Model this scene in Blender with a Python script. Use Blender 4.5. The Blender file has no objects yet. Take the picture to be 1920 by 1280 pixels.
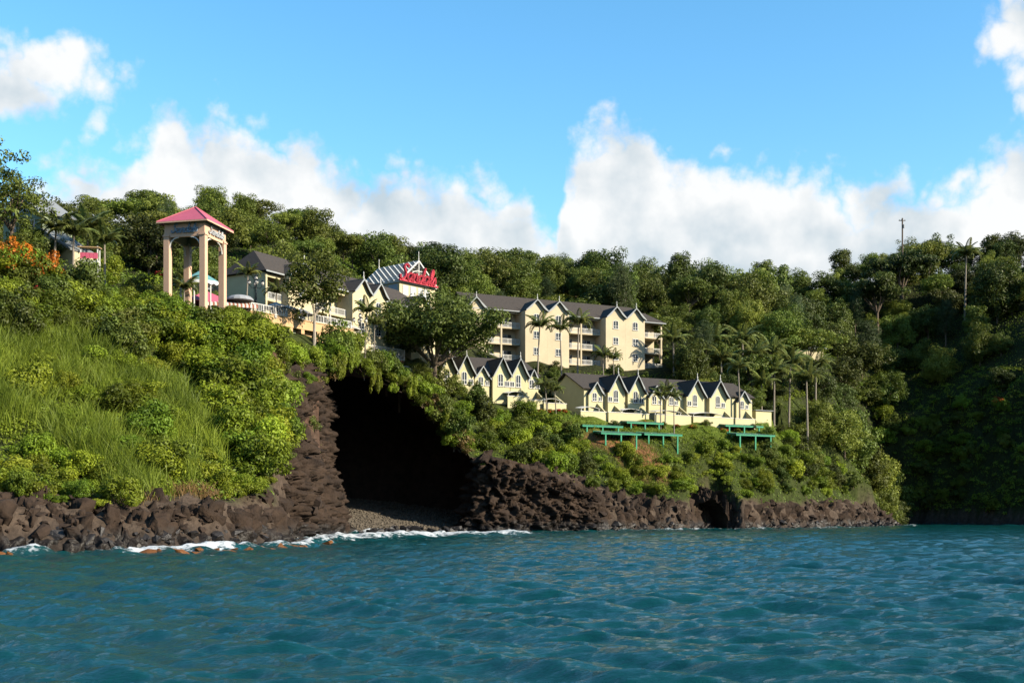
import bpy, bmesh, math, random
import numpy as np
from mathutils import Vector, Matrix

SC = bpy.context.scene
COL = SC.collection
R = math.radians

# ------------------------------------------------------------------ camera
F, H, YH = 2200.0, 3.0, 960.0          # focal length in photo pixels, eye height, horizon row
cd = bpy.data.cameras.new('camera')
cam = bpy.data.objects.new('camera', cd); COL.objects.link(cam)
cam.location = (0, 0, H); cam.rotation_euler = (R(90), 0, 0)
cd.sensor_width = 36.0; cd.lens = 36.0 * F / 1920.0
cd.shift_y = (YH - 640.0) / 1920.0
cd.clip_start = 0.5; cd.clip_end = 6000.0
SC.camera = cam

# ------------------------------------------------------------------ light
SUN_AZ, SUN_EL = R(-24), R(27)          # measured from +X: the sun stands to the right, a little behind the viewer
sun_dir = Vector((math.cos(SUN_EL) * math.cos(SUN_AZ), math.cos(SUN_EL) * math.sin(SUN_AZ), math.sin(SUN_EL)))
sd_ = bpy.data.lights.new('sun', 'SUN'); sd_.energy = 5.0; sd_.angle = R(0.5); sd_.color = (1.0, 0.89, 0.70)
so_ = bpy.data.objects.new('sun', sd_); COL.objects.link(so_)
so_.rotation_euler = (-sun_dir).to_track_quat('-Z', 'Y').to_euler()
so_.location = (60, -40, 120)

SC.view_settings.view_transform = 'Standard'
SC.view_settings.look = 'None'
SC.view_settings.exposure = 1.27
SC.view_settings.gamma = 1.0
SC.view_settings.use_curve_mapping = False
SC.cycles.max_bounces = 5
SC.cycles.diffuse_bounces = 1
SC.cycles.glossy_bounces = 2
SC.cycles.transmission_bounces = 2
SC.cycles.transparent_max_bounces = 6
SC.cycles.use_denoising = True
SC.cycles.caustics_reflective = False
SC.cycles.caustics_refractive = False

# ------------------------------------------------------------------ sky with cumulus
def az_of(px): return math.atan((px - 960.0) / F)
def el_of(px, py):
    k = (px - 960.0) / F
    return math.atan((YH - py) / F / math.sqrt(1 + k * k))

W = bpy.data.worlds.new('World'); SC.world = W; W.use_nodes = True
nt = W.node_tree; nt.nodes.clear()
def N(tree, t, **kw):
    n = tree.nodes.new(t)
    for k, v in kw.items(): setattr(n, k, v)
    return n
def M2(tree, op, a, b=None, c=None, clamp=False):
    n = tree.nodes.new('ShaderNodeMath'); n.operation = op; n.use_clamp = clamp
    for i, v in enumerate((a, b, c)):
        if v is None: continue
        if isinstance(v, (int, float)): n.inputs[i].default_value = v
        else: tree.links.new(v, n.inputs[i])
    return n.outputs[0]
L = nt.links.new
sky = N(nt, 'ShaderNodeTexSky', sky_type='NISHITA')
sky.sun_disc = False; sky.sun_elevation = SUN_EL; sky.sun_rotation = math.pi / 2 - SUN_AZ
sky.air_density = 1.0; sky.dust_density = 0.35; sky.ozone_density = 2.2; sky.altitude = 0
hs = N(nt, 'ShaderNodeHueSaturation'); hs.inputs['Saturation'].default_value = 1.25; hs.inputs['Hue'].default_value = 0.488
hs.inputs['Value'].default_value = 1.38
L(sky.outputs[0], hs.inputs['Color'])
bg_sky = N(nt, 'ShaderNodeBackground'); bg_sky.inputs[1].default_value = 0.086
L(hs.outputs[0], bg_sky.inputs[0])
tc = N(nt, 'ShaderNodeTexCoord')
sx = N(nt, 'ShaderNodeSeparateXYZ'); L(tc.outputs['Generated'], sx.inputs[0])
az0 = M2(nt, 'ARCTAN2', sx.outputs[0], sx.outputs[1]); el0 = M2(nt, 'ARCSINE', sx.outputs[2])
def noise(scale, detail, rough, vec, dist=0.0):
    n = N(nt, 'ShaderNodeTexNoise'); n.inputs['Scale'].default_value = scale
    n.inputs['Detail'].default_value = detail; n.inputs['Roughness'].default_value = rough
    n.inputs['Distortion'].default_value = dist
    L(vec, n.inputs['Vector']); return n
wn = noise(9.0, 3.0, 0.55, tc.outputs['Generated'])
ws = N(nt, 'ShaderNodeSeparateColor'); L(wn.outputs['Color'], ws.inputs[0])
az = M2(nt, 'ADD', az0, M2(nt, 'MULTIPLY', M2(nt, 'SUBTRACT', ws.outputs[0], 0.5), 0.045))
el = M2(nt, 'ADD', el0, M2(nt, 'MULTIPLY', M2(nt, 'SUBTRACT', ws.outputs[1], 0.5), 0.030))
top_pts = [(-160, 330), (0, 372), (80, 345), (125, 318), (200, 290), (262, 270), (296, 215), (330, 196), (352, 232), (398, 203), (470, 232),
           (520, 286), (560, 258), (600, 290), (650, 330), (692, 352), (730, 325), (770, 320), (800, 342), (900, 340),
           (985, 348), (1018, 420), (1046, 430), (1066, 300), (1100, 245), (1160, 210), (1222, 238), (1250, 300), (1300, 308), (1390, 305),
           (1420, 300), (1470, 330), (1500, 325), (1600, 350), (1680, 320), (1740, 350), (1800, 345), (1850, 320),
           (1890, 270), (1960, 230), (2080, 300)]
fc = N(nt, 'ShaderNodeFloatCurve')
cm = fc.mapping.curves[0]
AZR = 0.56
def cx(px): return (az_of(px) + AZR) / (2 * AZR)
tp = [(cx(a), el_of(a, b) / 0.5) for a, b in top_pts]
cm.points[0].location = (0.0, tp[0][1]); cm.points[1].location = (1.0, tp[-1][1])
for a, b in tp:
    if 0.0 < a < 1.0: cm.points.new(a, b)
for p_ in cm.points: p_.handle_type = 'VECTOR'
fc.mapping.update()
L(M2(nt, 'MULTIPLY_ADD', az, 1 / (2 * AZR), 0.5, clamp=True), fc.inputs['Value'])
vtop = M2(nt, 'MULTIPLY', fc.outputs[0], 0.5)
field = M2(nt, 'ADD', M2(nt, 'DIVIDE', M2(nt, 'SUBTRACT', vtop, el), 0.045), 0.30)
for (px, py, rx, ry, gain) in [(95, 128, 150, 66, 1.2), (20, 160, 120, 60, 1.1), (180, 215, 42, 62, .42), (150, 100, 70, 50, 1.0), (1925, 70, 75, 85, 1.1), (1846, 104, 26, 28, 0.7),
                               (1915, 200, 24, 30, .4), (-260, 200, 150, 70, 1.2), (2250, 90, 170, 90, 1.1)]:
    a, e = az_of(px), el_of(px, py)
    dx = M2(nt, 'DIVIDE', M2(nt, 'SUBTRACT', az, a), rx / F); dy = M2(nt, 'DIVIDE', M2(nt, 'SUBTRACT', el, e), ry / F)
    rr = M2(nt, 'SQRT', M2(nt, 'ADD', M2(nt, 'MULTIPLY', dx, dx), M2(nt, 'MULTIPLY', dy, dy)))
    field = M2(nt, 'MAXIMUM', field, M2(nt, 'MINIMUM', M2(nt, 'MULTIPLY', M2(nt, 'SUBTRACT', 1.0, rr), gain), M2(nt, 'MULTIPLY', M2(nt, 'SUBTRACT', 1.0, rr), 1.4)))
fb = noise(21.0, 7.0, 0.58, tc.outputs['Generated'])
fbb = noise(30.0, 5.0, 0.5, tc.outputs['Generated'])
billow = M2(nt, 'MULTIPLY', M2(nt, 'SUBTRACT', M2(nt, 'ABSOLUTE', M2(nt, 'MULTIPLY_ADD', fbb.outputs[0], 2.0, -1.0)), 0.22), 1.5)
field_c = M2(nt, 'ADD', M2(nt, 'MINIMUM', field, 1.6), billow)
dens_in = M2(nt, 'ADD', field_c, M2(nt, 'MULTIPLY', M2(nt, 'SUBTRACT', fb.outputs[0], 0.5), 1.5))
mr = N(nt, 'ShaderNodeMapRange', interpolation_type='SMOOTHSTEP')
mr.inputs['From Min'].default_value = -0.12; mr.inputs['From Max'].default_value = 0.70
L(dens_in, mr.inputs['Value'])
# light from the sun's side: density difference toward the sun
off = N(nt, 'ShaderNodeVectorMath', operation='ADD'); off.inputs[1].default_value = (0.016, 0.0, 0.020)
L(tc.outputs['Generated'], off.inputs[0])
fb1 = noise(13.0, 5.0, 0.5, tc.outputs['Generated']); fb2 = noise(13.0, 5.0, 0.5, off.outputs[0])
lit = M2(nt, 'MULTIPLY', M2(nt, 'SUBTRACT', fb1.outputs[0], fb2.outputs[0]), 3.6)
edge = M2(nt, 'MULTIPLY', M2(nt, 'MINIMUM', M2(nt, 'MAXIMUM', field, 0.0), 3.4), -0.23)
lum = M2(nt, 'ADD', M2(nt, 'ADD', lit, edge), 1.02, clamp=True)
cr = N(nt, 'ShaderNodeMix', data_type='RGBA'); L(lum, cr.inputs[0])
cr.inputs[6].default_value = (0.55, 0.64, 0.70, 1); cr.inputs[7].default_value = (0.95, 0.95, 0.94, 1)
bg_cl = N(nt, 'ShaderNodeBackground'); L(cr.outputs[2], bg_cl.inputs[0]); bg_cl.inputs[1].default_value = 0.44
mx = N(nt, 'ShaderNodeMixShader'); L(M2(nt, 'MULTIPLY', mr.outputs[0], 0.97), mx.inputs[0]); L(bg_sky.outputs[0], mx.inputs[1]); L(bg_cl.outputs[0], mx.inputs[2])
wo = N(nt, 'ShaderNodeOutputWorld'); L(mx.outputs[0], wo.inputs[0])

# ------------------------------------------------------------------ helpers
rng = np.random.default_rng(7)
rnd = random.Random(11)
def XY(px, d): return ((px - 960.0) * d / F, d)
def ZP(py, d): return H + (YH - py) * d / F
def P(px, py, d): return Vector(((px - 960.0) * d / F, d, ZP(py, d)))
def to_px(x, y, z): return 960 + x / y * F, YH - (z - H) / y * F

MATS = {}
def mat(name, col, rough=0.7, var=0.12, scale=1.5, bump=0.0, bscale=8.0, spec=0.3, metal=0.0, col2=None):
    col = tuple(v * .74 for v in col); col2 = tuple(v * .74 for v in col2) if col2 else None
    m = bpy.data.materials.new(name); m.use_nodes = True; t = m.node_tree
    b = t.nodes['Principled BSDF']
    b.inputs['Roughness'].default_value = rough; b.inputs['Metallic'].default_value = metal
    b.inputs['Specular IOR Level'].default_value = spec
    c = t.nodes.new('ShaderNodeTexCoord')
    n = t.nodes.new('ShaderNodeTexNoise'); n.inputs['Scale'].default_value = scale; n.inputs['Detail'].default_value = 6; n.inputs['Roughness'].default_value = .65
    t.links.new(c.outputs['Object'], n.inputs['Vector'])
    mr = t.nodes.new('ShaderNodeMapRange'); mr.inputs[1].default_value = 0.3; mr.inputs[2].default_value = 0.7
    t.links.new(n.outputs[0], mr.inputs[0])
    mi = t.nodes.new('ShaderNodeMix'); mi.data_type = 'RGBA'
    lo = col2 if col2 else tuple(v * (1 - 2 * var) for v in col)
    mi.inputs[6].default_value = (*lo, 1); mi.inputs[7].default_value = (*col, 1)
    t.links.new(mr.outputs[0], mi.inputs[0]); t.links.new(mi.outputs[2], b.inputs['Base Color'])
    if bump:
        n2 = t.nodes.new('ShaderNodeTexNoise'); n2.inputs['Scale'].default_value = bscale; n2.inputs['Detail'].default_value = 8
        t.links.new(c.outputs['Object'], n2.inputs['Vector'])
        bp = t.nodes.new('ShaderNodeBump'); bp.inputs['Strength'].default_value = 1.0; bp.inputs['Distance'].default_value = bump
        t.links.new(n2.outputs[0], bp.inputs['Height']); t.links.new(bp.outputs[0], b.inputs['Normal'])
    MATS[name] = m
    return m

def leafmat(name, dark, light, trans=0.35, rough=0.55):
    """foliage: every leaf has its own tint, every plant its own random share"""
    dark = tuple(v * .68 for v in dark); light = tuple(v * .80 for v in light)
    m = bpy.data.materials.new(name); m.use_nodes = True; t = m.node_tree; t.nodes.clear()
    a = t.nodes.new('ShaderNodeAttribute'); a.attribute_name = 'tint'
    oi = t.nodes.new('ShaderNodeObjectInfo')
    v = M2(t, 'ADD', M2(t, 'MULTIPLY', a.outputs['Fac'], 0.62), M2(t, 'MULTIPLY', oi.outputs['Random'], 0.38))
    mi = t.nodes.new('ShaderNodeMix'); mi.data_type = 'RGBA'
    mi.inputs[6].default_value = (*dark, 1); mi.inputs[7].default_value = (*light, 1)
    t.links.new(v, mi.inputs[0])
    hv = t.nodes.new('ShaderNodeHueSaturation'); t.links.new(mi.outputs[2], hv.inputs['Color'])
    fr = M2(t, 'FRACT', M2(t, 'MULTIPLY', oi.outputs['Random'], 7.31)); t.links.new(M2(t, 'MULTIPLY_ADD', fr, .040, .488), hv.inputs['Hue']); t.links.new(M2(t, 'MULTIPLY_ADD', M2(t, 'FRACT', M2(t, 'MULTIPLY', oi.outputs['Random'], 3.77)), .6, .70), hv.inputs['Value'])
    mi = hv
    pb = t.nodes.new('ShaderNodeBsdfPrincipled'); pb.inputs['Roughness'].default_value = rough; pb.inputs['Specular IOR Level'].default_value = 0.22
    t.links.new(hv.outputs[0], pb.inputs['Base Color'])
    tr = t.nodes.new('ShaderNodeBsdfTranslucent'); t.links.new(hv.outputs[0], tr.inputs[0])
    ms = t.nodes.new('ShaderNodeMixShader'); ms.inputs[0].default_value = trans
    t.links.new(pb.outputs[0], ms.inputs[1]); t.links.new(tr.outputs[0], ms.inputs[2])
    o = t.nodes.new('ShaderNodeOutputMaterial'); t.links.new(ms.outputs[0], o.inputs[0])
    MATS[name] = m
    return m

def np_mesh(name, V, Fc, m, tint=None, smooth=False, attrs=None):
    V = np.asarray(V, np.float32); Fc = np.asarray(Fc, np.int32); k = Fc.shape[1]
    me = bpy.data.meshes.new(name)
    me.vertices.add(len(V)); me.vertices.foreach_set('co', V.ravel())
    me.loops.add(Fc.size); me.loops.foreach_set('vertex_index', Fc.ravel())
    me.polygons.add(len(Fc)); me.polygons.foreach_set('loop_start', np.arange(0, Fc.size, k, dtype=np.int32))
    me.polygons.foreach_set('loop_total', np.full(len(Fc), k, np.int32))
    me.update(calc_edges=True); me.validate()
    if smooth: me.polygons.foreach_set('use_smooth', np.ones(len(me.polygons), bool))
    if tint is not None:
        a = me.attributes.new('tint', 'FLOAT', 'POINT'); a.data.foreach_set('value', np.asarray(tint, np.float32))
    for an, (ty, arr) in (attrs or {}).items():
        a = me.attributes.new(an, ty, 'POINT')
        a.data.foreach_set('color' if ty == 'FLOAT_COLOR' else 'value', np.asarray(arr, np.float32).ravel())
    if m is not None: me.materials.append(m)
    return me
def link(name, me, parent=None, loc=None, rz=None, scale=None):
    o = bpy.data.objects.new(name, me); COL.objects.link(o)
    if parent is not None: o.parent = parent
    if loc is not None: o.location = loc
    if rz is not None: o.rotation_euler = (0, 0, rz)
    if scale is not None: o.scale = scale if hasattr(scale, '__len__') else (scale,) * 3
    return o
def tag(o, label=None, cat=None, group=None, kind=None):
    if label: o['label'] = label
    if cat: o['category'] = cat
    if group: o['group'] = group
    if kind: o['kind'] = kind
    return o
def thing(name, loc, rz, label, cat, group=None):
    o = bpy.data.objects.new(name, None); COL.objects.link(o); o.empty_display_size = 0.5
    o.location = loc; o.rotation_euler = (0, 0, rz)
    return tag(o, label, cat, group)

class MB:
    """collects simple shapes into one mesh"""
    def __init__(s): s.v = []; s.f = []
    def add(s, v, f):
        k = len(s.v); s.v += [tuple(p) for p in v]; s.f += [tuple(i + k for i in q) for q in f]; return s
    def box(s, x0, x1, y0, y1, z0, z1):
        return s.add([(x0,y0,z0),(x1,y0,z0),(x1,y1,z0),(x0,y1,z0),(x0,y0,z1),(x1,y0,z1),(x1,y1,z1),(x0,y1,z1)],
                     [(0,3,2,1),(4,5,6,7),(0,1,5,4),(1,2,6,5),(2,3,7,6),(3,0,4,7)])
    def beam(s, a, b, w, h, up=(0,0,1)):
        a = Vector(a); b = Vector(b); d = (b - a).normalized(); u = Vector(up)
        if abs(d.dot(u)) > .98: u = Vector((1,0,0))
        sx = d.cross(u).normalized() * w / 2; sz = sx.cross(d).normalized() * h / 2
        v = [p + i * sx + j * sz for p in (a, b) for i, j in ((-1,-1),(1,-1),(1,1),(-1,1))]
        return s.add(v, [(3,2,1,0),(4,5,6,7),(0,1,5,4),(1,2,6,5),(2,3,7,6),(3,0,4,7)])
    def prism(s, poly, y0, y1):
        """poly of (x,z), extruded along y"""
        n = len(poly)
        v = [(x, y0, z) for x, z in poly] + [(x, y1, z) for x, z in poly]
        f = [tuple(range(n))] + [tuple(range(2*n-1, n-1, -1))] + [(i, i+n, (i+1) % n + n, (i+1) % n) for i in range(n)]
        return s.add(v, f)
    def prism_x(s, poly, x0, x1):
        """poly of (y,z), extruded along x"""
        n = len(poly)
        v = [(x0, y, z) for y, z in poly] + [(x1, y, z) for y, z in poly]
        f = [tuple(range(n-1, -1, -1))] + [tuple(range(n, 2*n))] + [(i, (i+1) % n, (i+1) % n + n, i+n) for i in range(n)]
        return s.add(v, f)
    def slab(s, quad, t):
        """a quad given a thickness downward"""
        q = [Vector(p) for p in quad]; n = (q[1]-q[0]).cross(q[-1]-q[0]).normalized()
        if n.z < 0: n = -n
        m = len(q); v = q + [p - n * t for p in q]
        return s.add(v, [tuple(range(m)), tuple(range(2*m-1, m-1, -1))] + [(i, i+m, (i+1) % m + m, (i+1) % m) for i in range(m)])
    def tube(s, pts, rad, n=7, cap=True):
        pts = [Vector(p) for p in pts]; k0 = len(s.v); V = []
        for i, p in enumerate(pts):
            d = (pts[min(i+1, len(pts)-1)] - pts[max(i-1, 0)]).normalized()
            u = Vector((0,1,0)) if abs(d.z) > .9 else Vector((0,0,1))
            a = d.cross(u).normalized(); b = d.cross(a)
            r = rad[i] if hasattr(rad, '__len__') else rad
            V += [p + r * (math.cos(t) * a + math.sin(t) * b) for t in [2*math.pi*j/n for j in range(n)]]
        f = [(i*n+j, i*n+(j+1) % n, (i+1)*n+(j+1) % n, (i+1)*n+j) for i in range(len(pts)-1) for j in range(n)]
        if cap: f += [tuple(range(n-1, -1, -1)), tuple((len(pts)-1)*n + j for j in range(n))]
        return s.add(V, f)
    def lathe(s, prof, n=12, c=(0,0,0)):
        V = [(c[0]+r*math.cos(2*math.pi*j/n), c[1]+r*math.sin(2*math.pi*j/n), c[2]+z) for r, z in prof for j in range(n)]
        f = [(i*n+j, i*n+(j+1) % n, (i+1)*n+(j+1) % n, (i+1)*n+j) for i in range(len(prof)-1) for j in range(n)]
        f += [tuple(range(n-1, -1, -1)), tuple((len(prof)-1)*n + j for j in range(n))]
        return s.add(V, f)
    def mesh(s, name, m):
        me = bpy.data.meshes.new(name); me.from_pydata([tuple(p) for p in s.v], [], s.f); me.update()
        b = bmesh.new(); b.from_mesh(me); bmesh.ops.recalc_face_normals(b, faces=b.faces); b.to_mesh(me); b.free()
        me.materials.append(MATS[m] if isinstance(m, str) else m); return me
    def build(s, name, m, parent=None, loc=None, rz=None):
        return link(name, s.mesh(name, m), parent, loc, rz)

# ------------------------------------------------------------------ value noise
def _h(ix, iy, s):
    n = (ix * 374761393 + iy * 668265263 + s * 974711) & 0xffffffff
    n = ((n ^ (n >> 13)) * 1274126177) & 0xffffffff
    return ((n ^ (n >> 16)) & 0xffff) / 65535.0
def vnoise(x, y, s=0):
    ix = np.floor(x).astype(np.int64); iy = np.floor(y).astype(np.int64); fx = x - ix; fy = y - iy
    fx = fx*fx*(3-2*fx); fy = fy*fy*(3-2*fy)
    return (_h(ix,iy,s)*(1-fx)+_h(ix+1,iy,s)*fx)*(1-fy) + (_h(ix,iy+1,s)*(1-fx)+_h(ix+1,iy+1,s)*fx)*fy
def fbm(x, y, s=0, o=4):
    t = 0; a = .5; w = 0
    for k in range(o): t = t + a*vnoise(x*2**k, y*2**k, s+k*17); w += a; a *= .5
    return t / w

# ------------------------------------------------------------------ materials
mat('wall_yellow', (.56,.51,.30), .85, .09, .30, .01, 20)
mat('wall_peach', (.54,.455,.31), .85, .09, .30, .01, 20)
mat('wall_cream', (.58,.50,.31), .85, .09, .30, .01, 20)
mat('tower_peach', (.62,.40,.28), .85, .04, .5, .01, 20)
mat('terrace_peach', (0.560,0.364,0.189), .85, .07, .5, .02, 10)
mat('pale_green', (0.294,0.350,0.231), .85, .05, .5)
mat('white', (.60,.59,.555), .6, .03)
mat('grey_trim', (0.294,0.315,0.322), .7, .05)
mat('soffit', (0.280,0.266,0.231), .8, .05)
mat('roof_grey', (.062,.050,.041), .8, .22, 3.0, .03, 14)
mat('roof_pink', (0.490,0.105,0.161), .55, .06, .8)
mat('roof_teal', (0.140,0.336,0.350), .5, .06, .8)
mat('roof_brown', (0.182,0.091,0.056), .8, .15, 2.0)
mat('roof_pale', (0.238,0.252,0.266), .6, .1, 2.0)
mat('glass', (.03,.04,.05), .12, .1, 1, spec=.6)
mat('door_dark', (.07,.06,.05), .4, .2, 1)
mat('louver', (0.364,0.406,0.462), .5, .05)
mat('sign_red', (0.546,0.032,0.059), .45, .04)
mat('sign_blue', (.26,.36,.46), .4, .05)
mat('sign_white', (0.595,0.616,0.644), .4, .03)
mat('iron', (.02,.02,.022), .5, .1)
mat('globe', (0.525,0.504,0.455), .3, .03)
mat('green_paint', (.016,.26,.135), .5, .08, 2.0)
mat('panel', (.035,.05,.08), .25, .1, 1.0, spec=.6)
mat('canvas', (0.462,0.434,0.392), .85, .05, 1.0)
mat('canvas_dark', (0.280,0.294,0.322), .85, .05, 1.0)
mat('stripe', (0.315,0.112,0.070), .8, .05, 1.0)
mat('pink_canvas', (0.434,0.070,0.126), .8, .08, 1.0)
mat('tan_roof', (0.385,0.252,0.126), .8, .1, 1.0)
mat('teal_paint', (.15,.45,.42), .6, .05)
mat('bark', (.16,.12,.085), .9, .25, 3.0, .03, 10)
mat('bark_pale', (.42,.36,.29), .9, .2, 3.0, .03, 10)
mat('palm_bark', (.30,.26,.21), .9, .2, 4.0, .02, 10)
mat('wood_pole', (.16,.12,.09), .9, .2, 4.0)
mat('rock', (.054,.036,.026), .92, .3, .8, .10, 3.0, spec=.15, col2=(.020,.014,.011))
def lavamat():
    m = mat('lava', (.054,.035,.024), .9, .3, .35, .14, 3.2, spec=.15, col2=(.013,.009,.007)); t = m.node_tree
    b = t.nodes['Principled BSDF']; src = b.inputs['Base Color'].links[0].from_socket
    g = t.nodes.new('ShaderNodeNewGeometry'); sp = t.nodes.new('ShaderNodeSeparateXYZ'); t.links.new(g.outputs['Position'], sp.inputs[0])
    nz = t.nodes.new('ShaderNodeTexNoise'); nz.inputs['Scale'].default_value = .5; nz.inputs['Detail'].default_value = 4; t.links.new(g.outputs['Position'], nz.inputs['Vector'])
    wet = M2(t, 'MULTIPLY', M2(t, 'SUBTRACT', M2(t, 'MULTIPLY_ADD', nz.outputs[0], 2.2, .75), sp.outputs[2]), 1.2, clamp=True)
    mx = t.nodes.new('ShaderNodeMix'); mx.data_type = 'RGBA'; t.links.new(wet, mx.inputs[0]); t.links.new(src, mx.inputs[6]); mx.inputs[7].default_value = (.012,.010,.009,1)
    t.links.new(mx.outputs[2], b.inputs['Base Color']); t.links.new(M2(t, 'MULTIPLY_ADD', wet, -.45, .9), b.inputs['Roughness'])
lavamat()
mat('rock_dark', (.028,.023,.021), .55, .25, .9, .10, 3.0, spec=.4, col2=(.014,.012,.011))
mat('seaweed', (.21,.08,.013), .5, .2, 2.5, .06, 9.0, col2=(.11,.04,.010))
mat('pebble', (.15,.125,.095), .85, .3, .9, spec=.2)
mat('soil_red', (0.196,0.084,0.045), .95, .2, 1.0, .04, 4)
leafmat('leaf_forest', (.030,.048,.008), (.165,.195,.028), .26)
leafmat('leaf_forest_light', (.055,.085,.012), (.24,.27,.038), .30)
leafmat('leaf_dark', (.022,.034,.006), (.11,.135,.022), .22)
leafmat('leaf_bank', (.055,.085,.008), (.235,.300,.022), .34)
leafmat('leaf_bank_bright', (.095,.135,.010), (.34,.395,.028), .38)
leafmat('leaf_dry', (.10,.07,.02), (.24,.17,.06))
leafmat('leaf_palm', (.06,.085,.016), (.26,.28,.08), .35, .35)
leafmat('leaf_feather', (.03,.05,.015), (.11,.14,.05))
leafmat('grass', (.040,.080,.010), (.25,.335,.034), .4)
leafmat('grass_dry', (.20,.13,.04), (.36,.23,.09), .3)
leafmat('flower_red', (.30,.02,.012), (.62,.07,.03), .3)
leafmat('flower_orange', (.45,.05,.01), (.68,.13,.02), .3)
leafmat('flower_pink', (.45,.015,.08), (.65,.04,.14), .3)
# ------------------------------------------------------------------ building frames (used by the ground too)
class Frame:
    """x along the facade, y inward, z up; origin on the facade's left end at ground level"""
    def __init__(s, px, d, ang, z):
        s.O = Vector((*XY(px, d), z)); s.a = R(ang)
        s.U = Vector((math.cos(s.a), math.sin(s.a), 0)); s.V = Vector((-math.sin(s.a), math.cos(s.a), 0))
    def u(s, px, v=0.0):
        k = (px - 960.0) / F; o = s.O + s.V * v
        return (k * o.y - o.x) / (s.U.x - k * s.U.y)
    def w(s, u, v, z=0.0): return s.O + s.U * u + s.V * v + Vector((0, 0, z))
    def z(s, px, py, v=0.0):
        p = s.w(s.u(px, v), v); return ZP(py, p.y) - s.O.z
FR = {
    'tower':   Frame(380, 133.0, -14.0, 25.6),
    'hotel':   Frame(541, 168.0, 59.6, 29.6),
    'apart':   Frame(880, 238.0, 26.6, 34.4),
    'villa_a': Frame(793, 200.0, 28.0, 22.2),
    'villa_b': Frame(1095, 211.0, 28.0, 20.0),
    'terrace': Frame(468, 148.5, 54.7, 24.6),
    'pav':     Frame(749, 187.0, 50.0, 30.0),
}
# ------------------------------------------------------------------ ground
CP = [  # photo column, photo row of the bare ground, distance
    (-260,470,112),(-120,480,115),(0,490,119),(100,515,122),(200,560,127),(290,590,131),(340,600,134),(430,612,141),
    (-150,930,84),(-150,720,97),(0,925,88),(0,720,103),(0,580,112),(100,935,90),(100,720,106),(100,600,116),(200,945,92),(200,780,107),(200,650,119),
    (300,945,95),(300,770,112),(300,660,124),(400,935,100),(400,780,116),(400,665,130),(470,915,106),(470,780,122),(470,660,138),
    (520,870,116),(520,760,130),(522,690,140),(560,650,150),(582,650,153),(600,650,160),(640,688,171),(640,650,168),(700,700,177),(760,732,181),(830,795,183),(870,850,182),(900,872,180),(950,880,185),(700,668,186),(760,690,190),
    (820,715,196),(880,740,199),(940,765,203),(1000,772,204),(1050,788,203),(1120,795,204),(1000,835,195),(1060,875,191),(900,800,192),
    (1110,830,201),(1180,815,205),(1180,850,202),(1250,840,206),(1250,805,210),(1330,815,214),(1400,834,217),(1400,805,222),(1450,812,228),
    (1100,915,193),(1200,935,198),(1200,885,200),(1300,935,206),(1300,885,208),(1400,930,213),(1400,880,216),(1500,920,225),(1500,860,228),(1550,900,234),(1560,840,242),(1600,945,242),(1640,975,249),
    (1480,800,236),(1450,770,252),(1540,790,268),(1540,770,268),(1600,770,282),(1640,765,292),(1650,775,304),(1680,780,316),
    (1750,775,306),(1830,770,294),(1920,765,283),(2050,760,272),(2200,760,270),
    (1500,690,268),(1560,690,285),(1640,680,305),(1400,690,262),(1300,690,256),
    (1700,660,335),(1800,640,325),(1920,610,310),(2050,600,300),(2300,560,300),
    (1700,512,370),(1800,520,365),(1900,500,355),(2050,500,350),(2300,490,350),(1600,535,365),(1500,570,350),(1400,600,335),
    (1300,580,310),(1200,570,300),(1100,565,295),(1000,565,290),(900,560,280),(820,540,272),(740,525,262),(660,500,250),(600,470,240),(520,440,232),(430,445,226),(340,440,220),(250,465,210),(180,480,200),
    (80,470,190),(0,470,180),(-120,450,175),(-400,420,180),
    (1290,640,270),(860,600,240),(700,560,225),(560,520,206),(420,520,190),(300,540,172),(200,545,158),(60,500,150),
]
C = [(*XY(a, c), ZP(b, c)) for a, b, c in CP]
# ground behind the ridge falls away again
C += [(x, 430, z) for x, z in ((-140,40),(-60,40),(20,42),(90,48),(170,58),(260,58))] + [(x, 520, 25) for x in (-140, 0, 150, 300)]
def footprint(f, u0, u1, v0, v1, z): return [(*f.w(u, v).xy, f.O.z + z) for u in np.linspace(u0, u1, 4) for v in (v0, v1)]
C += footprint(FR['apart'], 0, 42, -3, 10, 0)
C += footprint(FR['villa_a'], 1, 20, 0, 9, 0)
C += footprint(FR['villa_b'], 0, 34, -4.5, 10, 0)
C += footprint(FR['hotel'], -4, 33, 0, 8, 0)
C += footprint(FR['terrace'], 0, 17, 1.0, 7, 2.2)
C += footprint(FR['tower'], -1, 6, -1, 6, 0)
SOL = [(1093,1167,796,203,'green framed solar table on the left, highest of the left group'), (1128,1201,810,200,'front left green framed solar table on tall legs'),
       (1176,1243,790,208,'rear green framed solar table right of the highest one'), (1209,1278,812,204,'front right green framed solar table on tall legs'),
       (1361,1430,796,219,'rear green framed solar table of the right pair'), (1381,1452,813,215,'front green framed solar table of the right pair')]
for a_, b_, y_, d_, _l in SOL:
    for px_, dd_ in ((a_+5, 0), ((a_+b_)/2, 1.8), (b_-5, 3.4)): C += [(*XY(px_, d_+dd_), ZP(y_, d_)-1.6)]
C = np.array(C)
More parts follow.
